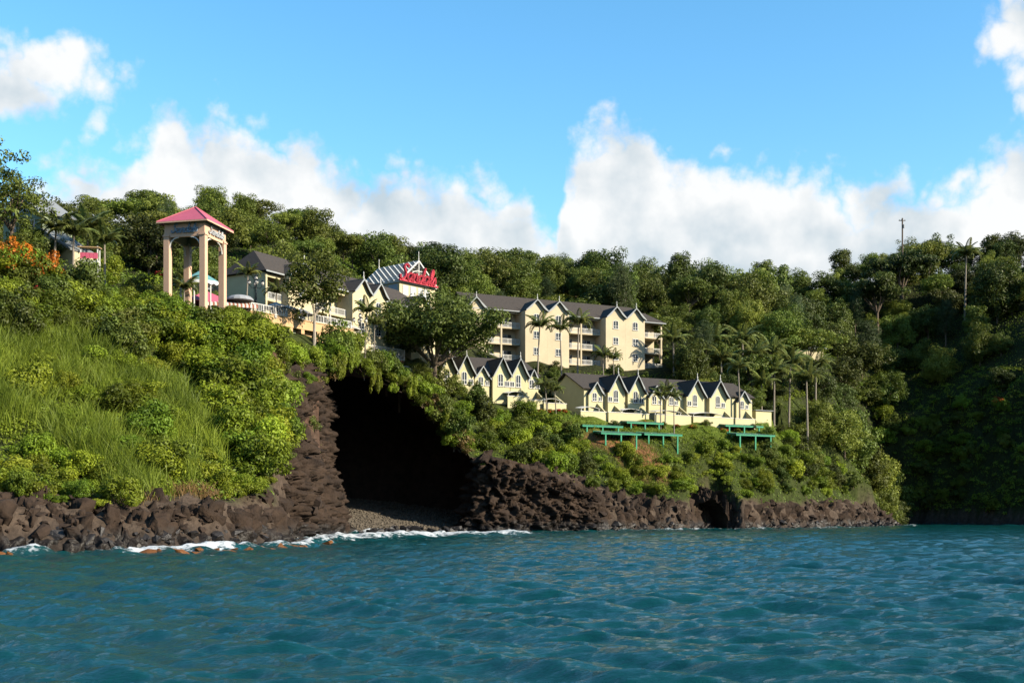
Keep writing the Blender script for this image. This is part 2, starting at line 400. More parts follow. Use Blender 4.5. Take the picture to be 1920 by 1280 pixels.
# cliff foot, seen from above: x, y, steepness of the first rise
COAST = [(-400,60,1.2),(-110,70,1.2),(-60,76,1.3),(-36,83,1.5),(-31,86,1.5),(-26.4,89.5,1.4),(-22.6,94,1.4),(-20.5,101,1.6),(-20.6,108,2.6),
         (-22.3,120,5),(-23.6,142,8),(-22.6,152,60),(-21.6,165,60),(-20.0,174,60),(-16.2,180.5,60),(-10.8,182,60),(-7.4,181,60),(-5.2,178.5,7),(-4.5,177.5,3.0),
         (3.6,180,2.4),(12.5,184,3),(22,190,3),(30,198,5),(33.2,208.6,14),(37.2,211.4,14),(40,205.6,2.4),
         (48,211,2.4),(55,218,2.0),(66,231,1.2),(77,243,.8),(85,254,.6),(84.5,259,.9),(79,263,2.5),(82,271,4),(88,284,4),(93,296,4),(99,306,4),(105,302,3),
         (110,292,2.2),(118.5,271,2.2),(128,258,1.8),(165,246,1.6),(420,236,1.5),(900,900,2),(-900,900,2)]
CO = np.array(COAST)
i0 = COAST.index((-23.6,142,8)); i1 = COAST.index((-5.2,178.5,7))
DEEP = np.array(COAST[:i0+1]+[(-25,152,8),(-26,165,8),(-27.5,190,8),(-28.5,203,6),(-20,204,6),(-8,199,6),(-3.5,188,5)]+COAST[i1:])   # the sea cave under the cliff top
def plateau(x, y):
    c = np.column_stack([C[:, :2], ])
    n = len(C); r = np.sqrt(((c[:, None] - c[None]) ** 2).sum(-1))
    A = np.zeros((n+3, n+3)); A[:n, :n] = r + np.eye(n) * -0.6; A[:n, n] = 1; A[:n, n+1:] = c; A[n, :n] = 1; A[n+1:, :n] = c.T
    w = np.linalg.solve(A, np.concatenate([C[:, 2], np.zeros(3)]))
    out = np.empty(x.size); xf, yf = x.ravel(), y.ravel()
    for i in range(0, x.size, 40000):
        q = np.column_stack([xf[i:i+40000], yf[i:i+40000]])
        rr = np.sqrt(((q[:, None] - c[None]) ** 2).sum(-1)); out[i:i+40000] = rr @ w[:n] + w[n] + q @ w[n+1:]
    return out.reshape(x.shape)
def coast_sd(x, y, CO=CO):
    """distance to the cliff foot (positive on land), and the steepness there"""
    best = np.full(x.shape, 1e9); st = np.ones(x.shape); ins = np.zeros(x.shape, bool)
    for i in range(len(CO)):
        ax, ay, a_s = CO[i]; bx, by, b_s = CO[(i+1) % len(CO)]
        dx, dy = bx-ax, by-ay; t = np.clip(((x-ax)*dx+(y-ay)*dy)/(dx*dx+dy*dy), 0, 1)
        d = np.hypot(x-ax-t*dx, y-ay-t*dy); k = d < best
        best = np.where(k, d, best); st = np.where(k, a_s+(b_s-a_s)*t, st)
        if ay != by:
            ins ^= ((ay > y) != (by > y)) & (x < (bx-ax)*(y-ay)/(by-ay)+ax)
    return np.where(ins, best, -best), st
GX0, GY0, GS, NX, NY = -112.0, 64.0, 0.8, 470, 480
gx, gy = np.meshgrid(GX0+GS*np.arange(NX), GY0+GS*np.arange(NY))
wob = 1.8*(fbm(gx*.22, gy*.22, 3)-.5); wob2 = 1.8*(fbm(gx*.22, gy*.22, 31)-.5)
SD, ST = coast_sd(gx+wob, gy+wob2)
PL = plateau(gx, gy) + 1.6*(fbm(gx*.09, gy*.09, 5)-.5) + 1.5*(fbm(gx*.25, gy*.25, 15)-.5)*(gy < 132)
crag = fbm(gx*.35, gy*.35, 9)
GZ = np.where(SD > 0, np.minimum(PL, -.5+ST*SD*(.75+.5*crag)), np.maximum(-5, -.5+.45*SD))
ztop = np.interp(gx, [-60,-22,-20,-6,6,14,26,46,60,72,90], [4.4,3.9,4.3,11.5,10.0,7.0,4.8,4.4,5.0,5.0,2.6])
ztop = np.where(gy > 262, 3.0, ztop)
cove = (gy > 108) & (gy < 210) & (gx > -38) & (gx < -2) & (SD < 9) & (GZ < 26.5)
gzy, gzx = np.gradient(GZ, GS); slope = np.hypot(gzx, gzy)
crn = (fbm(gx*.3, gy*.3, 61)-.5)
rockm = np.clip((ztop+crn*3-GZ)*1.2+.5, 0, 1)*(SD < 16)
rockm = np.maximum(rockm, cove*np.clip((slope-1.5), 0, 1))
ridg = 1-np.abs(2*fbm(gx*.5, gy*.5, 21)-1)
GZ = GZ + rockm*(ridg-.6)*1.6 + rockm*(vnoise(gx*1.1, gy*1.1, 41)-.5)*.9
def Z(x, y):
    fx = np.clip((np.asarray(x, float)-GX0)/GS, 0, NX-1.001); fy = np.clip((np.asarray(y, float)-GY0)/GS, 0, NY-1.001)
    ix = fx.astype(int); iy = fy.astype(int); fx = fx-ix; fy = fy-iy
    return (GZ[iy,ix]*(1-fx)+GZ[iy,ix+1]*fx)*(1-fy)+(GZ[iy+1,ix]*(1-fx)+GZ[iy+1,ix+1]*fx)*fy
def G2(A, x, y):
    return A[np.clip(((np.asarray(y)-GY0)/GS).round().astype(int), 0, NY-1), np.clip(((np.asarray(x)-GX0)/GS).round().astype(int), 0, NX-1)]
DD = np.arange(70, 440, .35)
def ray(px, py):
    """where the sight line through a photo pixel first meets the ground"""
    x = (px-960)*DD/F; z = H+(YH-py)*DD/F; k = np.nonzero(z <= Z(x, DD))[0]
    if not len(k): return None
    d = DD[k[0]]; return float((px-960)*d/F), float(d)
# ground colours: rock, leaf mould, grass, lawn, red earth
gpx = 960+gx/gy*F; gpy = YH-(GZ-H)/gy*F
nz = fbm(gx*.25, gy*.25, 51)
def lerp(a, b, t): return a+(np.asarray(b)-a)*t[..., None]
col = np.zeros(gx.shape+(3,))+np.array([.030,.036,.012])
bank = np.clip((SD < 30)*1.0, 0, 1)*(gy < 262)
col = lerp(col, [.055,.075,.016], bank*nz)
lawn = (gx > 4) & (gy < 240) & (gy > 196) & (GZ > 16.5) & (GZ < 24) & (gx < 55)
col = lerp(col, [.095,.13,.018], lawn*1.0)
fb_ = FR['villa_b']
earth = np.clip(1.6-np.hypot((gx-19.5)/8, (gy-202)/2.4)*1.3, 0, 1)
col = lerp(col, [.27,.115,.06], np.clip(earth*(.6+.8*nz), 0, 1))
rk = np.clip(rockm*1.2-.1+(nz-.5)*.5, 0, 1)
rcol = lerp(lerp(np.zeros_like(col)+np.array([.085,.062,.046]), [.10,.052,.034], np.clip((GZ-5)/10, 0, 1)*nz), [.040,.033,.030], np.clip((2.2-GZ)/2, 0, 1))
col = col*(1-rk[..., None])+rcol*rk[..., None]
idx = np.arange(NX*NY).reshape(NY, NX)
q = np.stack([idx[:-1,:-1], idx[:-1,1:], idx[1:,1:], idx[1:,:-1]], -1).reshape(-1, 4)
keep = ~((GZ.ravel()[q] < -3.5).all(1))
rim = ((ST > 25) & (gy > 146) & (gy < 190) & (gx < 0) & (GZ < PL-3) & (SD < 1.5)).ravel()
keep &= ~rim[q].any(1); q = q[keep]
gm = bpy.data.materials.new('ground'); gm.use_nodes = True; t = gm.node_tree; b = t.nodes['Principled BSDF']
b.inputs['Roughness'].default_value = .95; b.inputs['Specular IOR Level'].default_value = .1
at = t.nodes.new('ShaderNodeAttribute'); at.attribute_name = 'earth'
tcg = t.nodes.new('ShaderNodeTexCoord'); n1 = t.nodes.new('ShaderNodeTexNoise'); n1.inputs['Scale'].default_value = 1.2; n1.inputs['Detail'].default_value = 8; n1.inputs['Roughness'].default_value = .7
t.links.new(tcg.outputs['Object'], n1.inputs['Vector'])
mm = t.nodes.new('ShaderNodeMix'); mm.data_type = 'RGBA'; mm.blend_type = 'MULTIPLY'; mm.inputs[0].default_value = 1
mr_ = t.nodes.new('ShaderNodeMapRange'); mr_.inputs[1].default_value = .3; mr_.inputs[2].default_value = .7; mr_.inputs[3].default_value = .45; mr_.inputs[4].default_value = 1.35
t.links.new(n1.outputs[0], mr_.inputs[0]); t.links.new(at.outputs['Color'], mm.inputs[6]); t.links.new(mr_.outputs[0], mm.inputs[7]); t.links.new(mm.outputs[2], b.inputs['Base Color'])
bp = t.nodes.new('ShaderNodeBump'); bp.inputs['Distance'].default_value = .35
n2 = t.nodes.new('ShaderNodeTexNoise'); n2.inputs['Scale'].default_value = 1.6; n2.inputs['Detail'].default_value = 8; t.links.new(tcg.outputs['Object'], n2.inputs['Vector'])
t.links.new(n2.outputs[0], bp.inputs['Height']); t.links.new(bp.outputs[0], b.inputs['Normal'])
me = np_mesh('hillside', np.stack([gx, gy, GZ], -1).reshape(-1, 3), q, gm, smooth=True,
             attrs={'earth': ('FLOAT_COLOR', np.concatenate([col*.66, np.ones(gx.shape+(1,))], -1))})
tag(link('hillside', me), kind='structure')

# the great sea cave: inner walls and ceiling
cg = .6; ux_, uy_ = np.meshgrid(np.arange(-36, 4, cg), np.arange(140, 216, cg))
w1 = 1.8*(fbm(ux_*.22, uy_*.22, 3)-.5); w2 = 1.8*(fbm(ux_*.22, uy_*.22, 31)-.5)
sds, _ = coast_sd(ux_+w1, uy_+w2); sdd, std = coast_sd(ux_+w1, uy_+w2, DEEP); plc = Z(ux_, uy_); plc = np.where(sds < 1.2, plateau(ux_, uy_), plc)
th_ = np.clip((sds-.2)*.30, 0, 4.5)+1.6*(fbm(ux_*.4, uy_*.4, 71)-.35)*np.clip(sds, 0, 1)
ceil = plc-th_-.05
wallz = np.where(sdd > 0, np.minimum(ceil+.5, -.8+std*sdd*(.7+.6*fbm(ux_*.35, uy_*.35, 9))), -.9)+(vnoise(ux_*.8, uy_*.8, 5)-.5)*.8
ids = np.arange(ux_.size).reshape(ux_.shape)
def cave_part(name, zz, ok):
    qq = np.stack([ids[:-1,:-1], ids[:-1,1:], ids[1:,1:], ids[1:,:-1]], -1).reshape(-1, 4); qq = qq[ok.ravel()[qq].all(1)]
    us, inv = np.unique(qq, return_inverse=True)
    return link(name, np_mesh(name, np.stack([ux_, uy_, zz], -1).reshape(-1, 3)[us], inv.reshape(-1, 4), MATS['rock'], smooth=False))
cw_ = tag(cave_part('sea_cave', wallz, (sds > -1.0) & (sdd < 9) & (sdd > -3)), kind='structure')
cc_ = cave_part('cave_ceiling', ceil, (sds > -.15) & (sdd < 8)); cc_.parent = cw_

# ------------------------------------------------------------------ sea
th = np.concatenate([np.linspace(-33, 33, 310), np.linspace(40, 320, 60)]); th = np.radians(th)
rr = np.concatenate([[1.5, 4, 7, 10], np.geomspace(13, 420, 860), [600, 1000, 2000, 4500]])
TH, RR = np.meshgrid(th, rr)
wx, wy = RR*np.sin(TH), RR*np.cos(TH); wz = np.zeros_like(wx)
dr = np.gradient(rr)[:, None]*np.ones_like(wx)
wr = np.random.default_rng(5)
for k in range(56):
    lam = .45*(4.2/.45)**wr.random(); ang = R(wr.normal(243, 21)); kx, ky = math.cos(ang), math.sin(ang)
    amp = .0096*lam**.80*(.6+.8*wr.random()); ph = wr.random()*6.28
    s = .5+.5*np.sin((wx*kx+wy*ky)*2*math.pi/lam+ph+1.2*vnoise(wx/lam*.25, wy/lam*.25, k)*6.28*.5)
    wz += amp*2*(s**1.8-.38)*np.clip(lam/(dr*2.2)-.4, 0, 1)
inb = (wx > GX0+2) & (wx < GX0+GS*NX-2) & (wy > GY0+2) & (wy < GY0+GS*NY-2)
sdw, _ = coast_sd(wx, wy)
wz *= np.where(RR > 500, 0, 1)*np.clip(1-(sdw+6)/12, .35, 1)
# white water along the shore and in the cove
beach_c = np.array([(-18.5,126),(-17,134),(-15,139),(-12,143),(-9,146),(-6,148),(-3,150),(-1,151)])
dcv = np.min([np.hypot(wx-a, (wy-b_)*.8) for a, b_ in beach_c], 0)
surf = np.clip(1-np.abs(sdw+1.6)/2.6, 0, 1)*(.55+.9*(fbm(wx*.12, wy*.12, 77)-.35))
surf = np.where(wx < -16, surf*2.2*np.clip((wy-60)/20, 0, 1)*np.clip(fbm(wx*.25, wy*.25, 76)*3.6-1.3, 0, 1), surf)
surf = np.maximum(surf, np.clip(1.6-dcv/3.8, 0, 1)*1.3)
surf = np.maximum(surf, .9*np.clip(1-np.hypot((wx-52)/6, (wy-214.5)/2.5), 0, 1))
surf = np.where(RR > 420, 0, surf)
surf = np.maximum(surf, 1.25*np.clip(1.25-np.abs(sdw+2.2)/2.8, 0, 1)*np.clip((wy-78)/6, 0, 1)*(wx < -17)*(wy < 118)*np.clip(fbm(wx*.20, wy*.20, 78)*3.4-1.15, 0, 1))
wz += np.clip(surf, 0, 1.2)*np.clip(fbm(wx*.45, wy*.45, 79)*1.5-.3, 0, 1)*.75
nr, na = RR.shape; ii = np.arange(nr*na).reshape(nr, na); jj = np.roll(ii, -1, 1)
q = np.stack([ii[:-1], jj[:-1], jj[1:], ii[1:]], -1).reshape(-1, 4)
V = np.stack([wx, wy, wz], -1).reshape(-1, 3)
cap = np.stack([ii[0, ::2], ii[0, 1::2], np.roll(ii[0, ::2], -1), np.full(na//2, nr*na)], -1)
V = np.vstack([V, [[0, 0, 0]]]); q = np.vstack([q, cap])
sm = bpy.data.materials.new('sea'); sm.use_nodes = True; t = sm.node_tree; b = t.nodes['Principled BSDF']
tcs = t.nodes.new('ShaderNodeTexCoord')
mp = t.nodes.new('ShaderNodeMapping'); mp.inputs['Rotation'].default_value = (0, 0, R(27)); mp.inputs['Scale'].default_value = (.40, 1.3, 1); t.links.new(tcs.outputs['Object'], mp.inputs[0])
def tn(sc, de, ro=.55, src=mp.outputs[0]):
    n = t.nodes.new('ShaderNodeTexNoise'); n.inputs['Scale'].default_value = sc; n.inputs['Detail'].default_value = de; n.inputs['Roughness'].default_value = ro; t.links.new(src, n.inputs['Vector']); return n.outputs[0]
bp1 = t.nodes.new('ShaderNodeBump'); bp1.inputs['Distance'].default_value = .10; bp1.inputs['Strength'].default_value = 1.0; t.links.new(tn(2.2, 7, .7), bp1.inputs['Height'])
bp2 = t.nodes.new('ShaderNodeBump'); bp2.inputs['Distance'].default_value = .13; t.links.new(tn(.45, 4), bp2.inputs['Height']); t.links.new(bp1.outputs[0], bp2.inputs['Normal'])
t.links.new(bp2.outputs[0], b.inputs['Normal'])
cw = t.nodes.new('ShaderNodeMix'); cw.data_type = 'RGBA'; cw.inputs[6].default_value = (.0014,.026,.030,1); cw.inputs[7].default_value = (.0025,.047,.048,1)
t.links.new(tn(.035, 2, .5, tcs.outputs['Object']), cw.inputs[0])
fo = t.nodes.new('ShaderNodeAttribute'); fo.attribute_name = 'foam'
fn = tn(1.3, 8, .72, tcs.outputs['Object'])
fmix = M2(t, 'MULTIPLY', M2(t, 'SUBTRACT', M2(t, 'ADD', fo.outputs['Fac'], M2(t, 'MULTIPLY', M2(t, 'SUBTRACT', fn, .5), 3.6)), .72), 2.2, clamp=True)
cf = t.nodes.new('ShaderNodeMix'); cf.data_type = 'RGBA'; t.links.new(M2(t, 'MULTIPLY', fmix, .9), cf.inputs[0]); t.links.new(cw.outputs[2], cf.inputs[6]); cf.inputs[7].default_value = (.46,.48,.50,1)
t.links.new(cf.outputs[2], b.inputs['Base Color'])
t.links.new(M2(t, 'MULTIPLY_ADD', fmix, .6, .07), b.inputs['Roughness'])
b.inputs['IOR'].default_value = 1.333
fa = np.append(surf.ravel(), 0)
me = np_mesh('sea', V, q, sm, smooth=True, attrs={'foam': ('FLOAT', fa)})
tag(link('sea', me), kind='structure')

# ------------------------------------------------------------------ pebble beach in the cove
bx_ = np.array([(-23.5,122),(-21.5,124),(-21.2,134),(-21.4,148),(-20.2,158),(-15.5,168),(-10,174),(-4.8,179.5),(-3.5,188),(-8,199),(-20.5,204.5),(-30.5,204.5),(-32,190),(-29.5,165),(-26.5,140)])
def inside(x, y, poly):
    ins = np.zeros(np.shape(x), bool)
    for i in range(len(poly)):
        (ax, ay), (bx, by) = poly[i], poly[(i+1) % len(poly)]
        if ay != by: ins ^= ((ay > y) != (by > y)) & (x < (bx-ax)*(y-ay)/(by-ay)+ax)
    return ins
cx_, cy_ = np.meshgrid(np.arange(-34, -2, .6), np.arange(108, 207, .6))
water_edge = np.array([(-21,122),(-20.8,134),(-21,146),(-19.6,157),(-15,167),(-9.5,173),(-4.4,179)])
de_ = np.min([np.hypot(cx_-a, cy_-b_) for a, b_ in np.column_stack([np.interp(np.linspace(0,6,60), range(7), water_edge[:,0]), np.interp(np.linspace(0,6,60), range(7), water_edge[:,1])])], 0)
cz_ = -.35+de_*.17+.35*(fbm(cx_*.6, cy_*.6, 8)-.4)
ib = inside(cx_, cy_, bx_)
ii = np.arange(cx_.size).reshape(cx_.shape); q = np.stack([ii[:-1,:-1], ii[:-1,1:], ii[1:,1:], ii[1:,:-1]], -1).reshape(-1, 4)
q = q[ib.ravel()[q].all(1)]
BEACH = tag(link('pebble_beach', np_mesh('pebble_beach', np.stack([cx_, cy_, cz_], -1).reshape(-1, 3), q, MATS['pebble'], smooth=True)), kind='structure')
k = np.nonzero(ib.ravel())[0]; k = rng.choice(k, 5000)
pc = np.stack([cx_.ravel()[k]+rng.uniform(-.4,.4,5000), cy_.ravel()[k]+rng.uniform(-.4,.4,5000), cz_.ravel()[k]+.03], -1)
ps = rng.uniform(.09,.30,5000)**1.0
octa = np.array([(1,0,0),(0,1,0),(-1,0,0),(0,-1,0),(0,0,.6),(0,0,-.6)]); of = np.array([(0,1,4),(1,2,4),(2,3,4),(3,0,4),(1,0,5),(2,1,5),(3,2,5),(0,3,5)])
an = rng.uniform(0,6.28,5000); ca, sa = np.cos(an), np.sin(an)
ov = octa[None]*(ps[:,None,None]*rng.uniform(.7,1.2,(5000,6,1)))
vx = ov[...,0]*ca[:,None]-ov[...,1]*sa[:,None]; vy = ov[...,0]*sa[:,None]+ov[...,1]*ca[:,None]
PV = np.stack([vx,vy,ov[...,2]],-1)+pc[:,None]
o = link('pebbles', np_mesh('pebbles', PV.reshape(-1,3), (of[None]+6*np.arange(5000)[:,None,None]).reshape(-1,3), MATS['pebble']), BEACH); tag(o, kind='stuff')

# ------------------------------------------------------------------ shore rocks: angular boulders bedded in the cliff
def rock_mesh(seed, m):
    r_ = np.random.default_rng(seed); b = bmesh.new()
    for _ in range(15):
        d = r_.normal(size=3); d /= np.linalg.norm(d)
        b.verts.new(Vector(d*r_.uniform(.75,1.1))*1.0)
    g = bmesh.ops.convex_hull(b, input=b.verts)
    bmesh.ops.delete(b, geom=[v for v in b.verts if not v.link_faces], context='VERTS')
    me = bpy.data.meshes.new('rock'); b.to_mesh(me); b.free(); me.materials.append(MATS[m]); return me
ROCKS = {m: [rock_mesh(100+i+37*j, m) for i in range(9)] for j, m in enumerate(('rock','rock_dark','seaweed'))}
SHORE = bpy.data.objects.new('rocky_shore', None); COL.objects.link(SHORE); SHORE['kind'] = 'structure'
rock_list = []
def rock_at(x, y, z, s, m='rock', flat=.75):
    o = link('rock', ROCKS[m][rnd.randrange(9)], SHORE, (x, y, z))
    o.rotation_euler = (rnd.uniform(-.5,.5), rnd.uniform(-.5,.5), rnd.uniform(0,6.28)); o.scale = (s*rnd.uniform(.8,1.4), s*rnd.uniform(.7,1.1), s*flat*rnd.uniform(.7,1.2))
    rock_list.append(o)
extra = []
def rock_band(pts, n, smin, smax, zmax, budget):
    """rocks along a band of the photo: pts = (column, top row, bottom row)"""
    cols = [p[0] for p in pts]; cand = []
    for _ in range(n):
        px = rnd.uniform(cols[0], cols[-1]); t_ = np.interp(px, cols, [p[1] for p in pts]); b_ = np.interp(px, cols, [p[2] for p in pts])
        h = ray(px, rnd.uniform(t_, b_))
        if not h: continue
        x, y = h; z = float(Z(x, y))
        if z > zmax or (G2(ST, x, y) > 10 and G2(SD, x, y) < 3): continue
        s = smin+(smax-smin)*rnd.random()**2.2
        cand.append((s, x, y, z))
    cand.sort(reverse=True)
    for i, (s, x, y, z) in enumerate(cand):
        m = 'rock_dark' if z < 1.3+.8*rnd.random() else 'rock'
        if i < budget: rock_at(x, y, z-.3*s, s, m)
        else: extra.append((x, y, z-.3*s, s, m))

# block-jointed lava along the water: a fine skin over the shore
def worley(p, s=0):
    """nearest and second cell distance, cell value, and a random tilt of each cell's face"""
    ip = np.floor(p).astype(np.int64); f1 = np.full(len(p), 9.); f2 = f1.copy(); cid = np.zeros(len(p)); tilt = np.zeros(len(p))
    for dx in (-1,0,1):
        for dy in (-1,0,1):
            for dz in (-1,0,1):
                c = ip+np.array([dx,dy,dz]); h1 = _h(c[:,0]+c[:,2]*131, c[:,1], s); h2 = _h(c[:,0], c[:,1]+c[:,2]*197, s+5); h3 = _h(c[:,0]+c[:,2]*57, c[:,1]+c[:,2]*91, s+9)
                e = c+np.stack([h1, h2, h3], -1)-p; d = np.abs(e).max(1)*.55+np.sqrt((e**2).sum(1))*.45
                n1 = d < f1; f2 = np.where(n1, f1, np.minimum(f2, d)); hv = _h(c[:,0]*3+c[:,2]*17, c[:,1]*7, s+13)
                tl_ = e[:,0]*(hv*7.3 % 1-.5)+e[:,1]*(hv*13.7 % 1-.5)+e[:,2]*(hv*29.1 % 1-.5)
                cid = np.where(n1, hv, cid); tilt = np.where(n1, tl_, tilt); f1 = np.where(n1, d, f1)
    return f1, f2, cid+1.5*tilt
def lava(name, x0, x1, y0, y1, sdmax, step=.24):
    X, Y = np.meshgrid(np.arange(x0, x1, step), np.arange(y0, y1, step)); Zs = Z(X, Y)
    sdl, _ = coast_sd(X, Y); zt = np.interp(X, [-60,-22,-20,-6,6,14,26,46,60,72,90], [4.4,3.9,4.3,11.5,10.0,7.0,4.8,4.4,5.0,5.0,2.6])
    zy, zx = np.gradient(Zs, step); nl = np.sqrt(zx**2+zy**2+1); nrm = np.stack([-zx/nl, -zy/nl, 1/nl], -1).reshape(-1, 3)
    p = np.stack([X, Y, Zs], -1).reshape(-1, 3)
    pr = p@np.array([[.8,.3,-.5],[-.35,.93,0],[.47,.18,.86]])*np.array([.55,.95,.8])
    f1, f2, c1 = worley(pr, 3); g1, g2, c2 = worley(pr*2.6+7, 11)
    disp = 1.5*(c1-.5)-.55*np.exp(-((f2-f1)/.07)**2)+.60*(c2-.5)-.25*np.exp(-((g2-g1)/.08)**2)
    tp_ = np.clip((zt.ravel()+.8+5*(fbm(X*.22, Y*.22, 61).ravel()-.5)-p[:,2])*.8, 0, 1)
    p = p+nrm*((disp+.10)*tp_-.6*(1-tp_))[:, None]
    ok = ((sdl > -2.2) & (sdl < sdmax)).ravel() & (tp_ > 0)
    i2 = np.arange(X.size).reshape(X.shape); qq = np.stack([i2[:-1,:-1], i2[:-1,1:], i2[1:,1:], i2[1:,:-1]], -1).reshape(-1, 4); qq = qq[ok[qq].all(1)]
    used, inv = np.unique(qq, return_inverse=True)
    tag(link(name, np_mesh(name, p[used], inv.reshape(-1, 4), MATS['lava']), SHORE), kind='structure')
def cliff_face(path, ztop, sd_, lean=7.0, rug=1.0, base_out=0.0, step=.24, out=.6, zlow=-.8, taper=3.0):
    """a steep jointed rock wall along a foot line; path = (x, y) with land on the left hand side when walking it reversed"""
    pa = np.array(path); seg = np.r_[0, np.cumsum(np.hypot(*np.diff(pa, axis=0).T))]; n = int(seg[-1]/step); s_ = np.linspace(0, seg[-1], n)
    px_ = np.interp(s_, seg, pa[:,0]); py_ = np.interp(s_, seg, pa[:,1])
    k_ = np.ones(15)/15; tx = np.convolve(np.pad(np.gradient(px_), 7, 'edge'), k_, 'valid'); ty = np.convolve(np.pad(np.gradient(py_), 7, 'edge'), k_, 'valid'); tl_ = np.hypot(tx, ty); ox, oy = ty/tl_, -tx/tl_
    zt = np.interp(s_, seg, ztop); m = int(max(ztop)/step)+4; S, T = np.meshgrid(np.arange(n), np.linspace(0, 1, m)); Zc = zlow+(zt[S]-zlow)*T
    big = rug*2.6*(fbm(s_[S]*.13+3, Zc*.16, sd_)-.5)+rug*1.3*(fbm(s_[S]*.4, Zc*.4, sd_+5)-.5)
    o_ = out+big+base_out*np.clip(1-Zc/6, 0, 1)**1.5-Zc/lean
    X = px_[S]+ox[S]*o_; Y = py_[S]+oy[S]*o_
    p = np.stack([X, Y, Zc], -1).reshape(-1, 3); pr = p@np.array([[.8,.3,-.5],[-.35,.93,0],[.47,.18,.86]])*np.array([.6,.8,.75])
    f1, f2, c1 = worley(pr, sd_); g1, g2, c2 = worley(pr*2.4+7, sd_+1)
    dsp = 1.6*(c1-.5)-.55*np.exp(-((f2-f1)/.07)**2)+.65*(c2-.5)-.25*np.exp(-((g2-g1)/.08)**2)
    ed = np.clip(np.minimum(s_[S], seg[-1]-s_[S])/taper, 0, 1).ravel()*np.clip((1-T)*m*step/1.5, 0, 1).ravel()
    dsp = (dsp+.9)*ed-.9; p[:, 0] += ox[S].ravel()*dsp; p[:, 1] += oy[S].ravel()*dsp
    i2 = np.arange(X.size).reshape(X.shape); qq = np.stack([i2[:-1,:-1], i2[:-1,1:], i2[1:,1:], i2[1:,:-1]], -1).reshape(-1, 4)
    tag(link('cliff_face', np_mesh('cliff_face', p, qq, MATS['lava']), SHORE), kind='structure')
    return p, (ox[S].ravel(), oy[S].ravel()), ed
CLF = cliff_face([(-29,119),(-25.2,121.5),(-23.6,126),(-23.4,136),(-23.7,146),(-24.6,156),(-26,167),(-27,178)], [9,12,16,20,22.5,24,24,23], 301, 9, rug=1.7, base_out=.9, out=.6)
cliff_face([(-4.2,192),(-5.6,186),(-6.4,181.5),(-5.4,178.4),(-3.0,177.6),(0,178.6),(4,180.2),(9,182.6),(15,185.6)], [13,13,12.5,12,11.5,11,10,8.5,5.5], 307, 5.5, base_out=1.0, out=1.3)
_i = [i for i in rng.choice(len(CLF[0]), 400) if CLF[2][i] > .95 and CLF[0][i, 2] > 0 and CLF[0][i, 1] < 172][:55]
for i in _i: rock_at(*(CLF[0][i]-.35*np.array([CLF[1][0][i], CLF[1][1][i], 0])), rnd.uniform(.5, 1.25), 'rock', .8)
for _ in range(60):
    px = rnd.uniform(670, 885); d = np.interp(px, [670,760,885], [148,158,173])+rnd.uniform(-3, 13); rock_at(*XY(px, d), rnd.uniform(-.1, .5), rnd.uniform(.5, 1.3), 'rock_dark', .7)
lava('lava_shore', -46, -16, 80, 114, 9, .2)
lava('lava_shore', 1, 92, 174, 262, 11, .25)
rock_band([(-20,915,1040),(120,935,1036),(200,945,1036),(300,965,1034),(420,935,1028),(520,905,1020),(600,965,1005)], 300, .2, .95, 7, 60)
rock_band([(528,720,965),(560,670,975),(600,690,975),(640,720,960)], 420, .3, 1.15, 40, 60)
rock_band([(885,872,992),(960,875,992),(1100,915,992),(1200,935,990),(1290,938,990)], 200, .3, 1.2, 14, 60)
rock_band([(1380,938,988),(1480,945,988),(1560,930,986),(1620,950,985),(1690,980,984)], 110, .3, 1.1, 12, 35)
for px, d in [(10,81.5),(40,82),(75,82.5),(210,84.5),(250,85),(285,85.5),(325,86.5),(350,86),(380,88),(410,90),(440,89),(470,91),(500,93),(530,96),(560,99),(590,103),(610,109),(480,95),(430,92),(540,101)]:
    x, y = XY(px, d); rock_at(x, y-1.2, .02, rnd.uniform(.5,1.0), 'seaweed', .35); rock_at(x+rnd.uniform(-1,1), y-.4, .02, rnd.uniform(.35,.7), 'seaweed', .4)
for px, d in [(620,120),(650,132),(680,142),(700,150),(715,155),(735,157),(755,160),(775,161),(795,163),(815,165),(830,166),(700,158),(745,162),(785,168),(850,172),(600,112),(575,106)]:
    x, y = XY(px, d); rock_at(x, y, .05, rnd.uniform(.5,1.1), 'rock_dark', .5)
def merge_rocks(lst, m):
    V_, F_, k_ = [], [], 0
    for (x, y, z, s, mm_) in lst:
        if mm_ != m: continue
        me = ROCKS[m][rnd.randrange(9)]; co = np.array([v.co for v in me.vertices])*np.array([s*rnd.uniform(.8,1.4), s, s*.75])
        a = rnd.uniform(0,6.28); c_, s_ = math.cos(a), math.sin(a)
        co = np.stack([co[:,0]*c_-co[:,1]*s_, co[:,0]*s_+co[:,1]*c_, co[:,2]], -1)+np.array([x,y,z])
        V_.append(co); F_ += [tuple(i+k_ for i in p.vertices) for p in me.polygons]; k_ += len(co)
    me = bpy.data.meshes.new('small_rocks'); me.from_pydata(np.vstack(V_).tolist(), [], F_); me.materials.append(MATS[m])
    tag(link('small_rocks', me, SHORE), kind='stuff')
merge_rocks(extra, 'rock'); merge_rocks(extra, 'rock_dark')

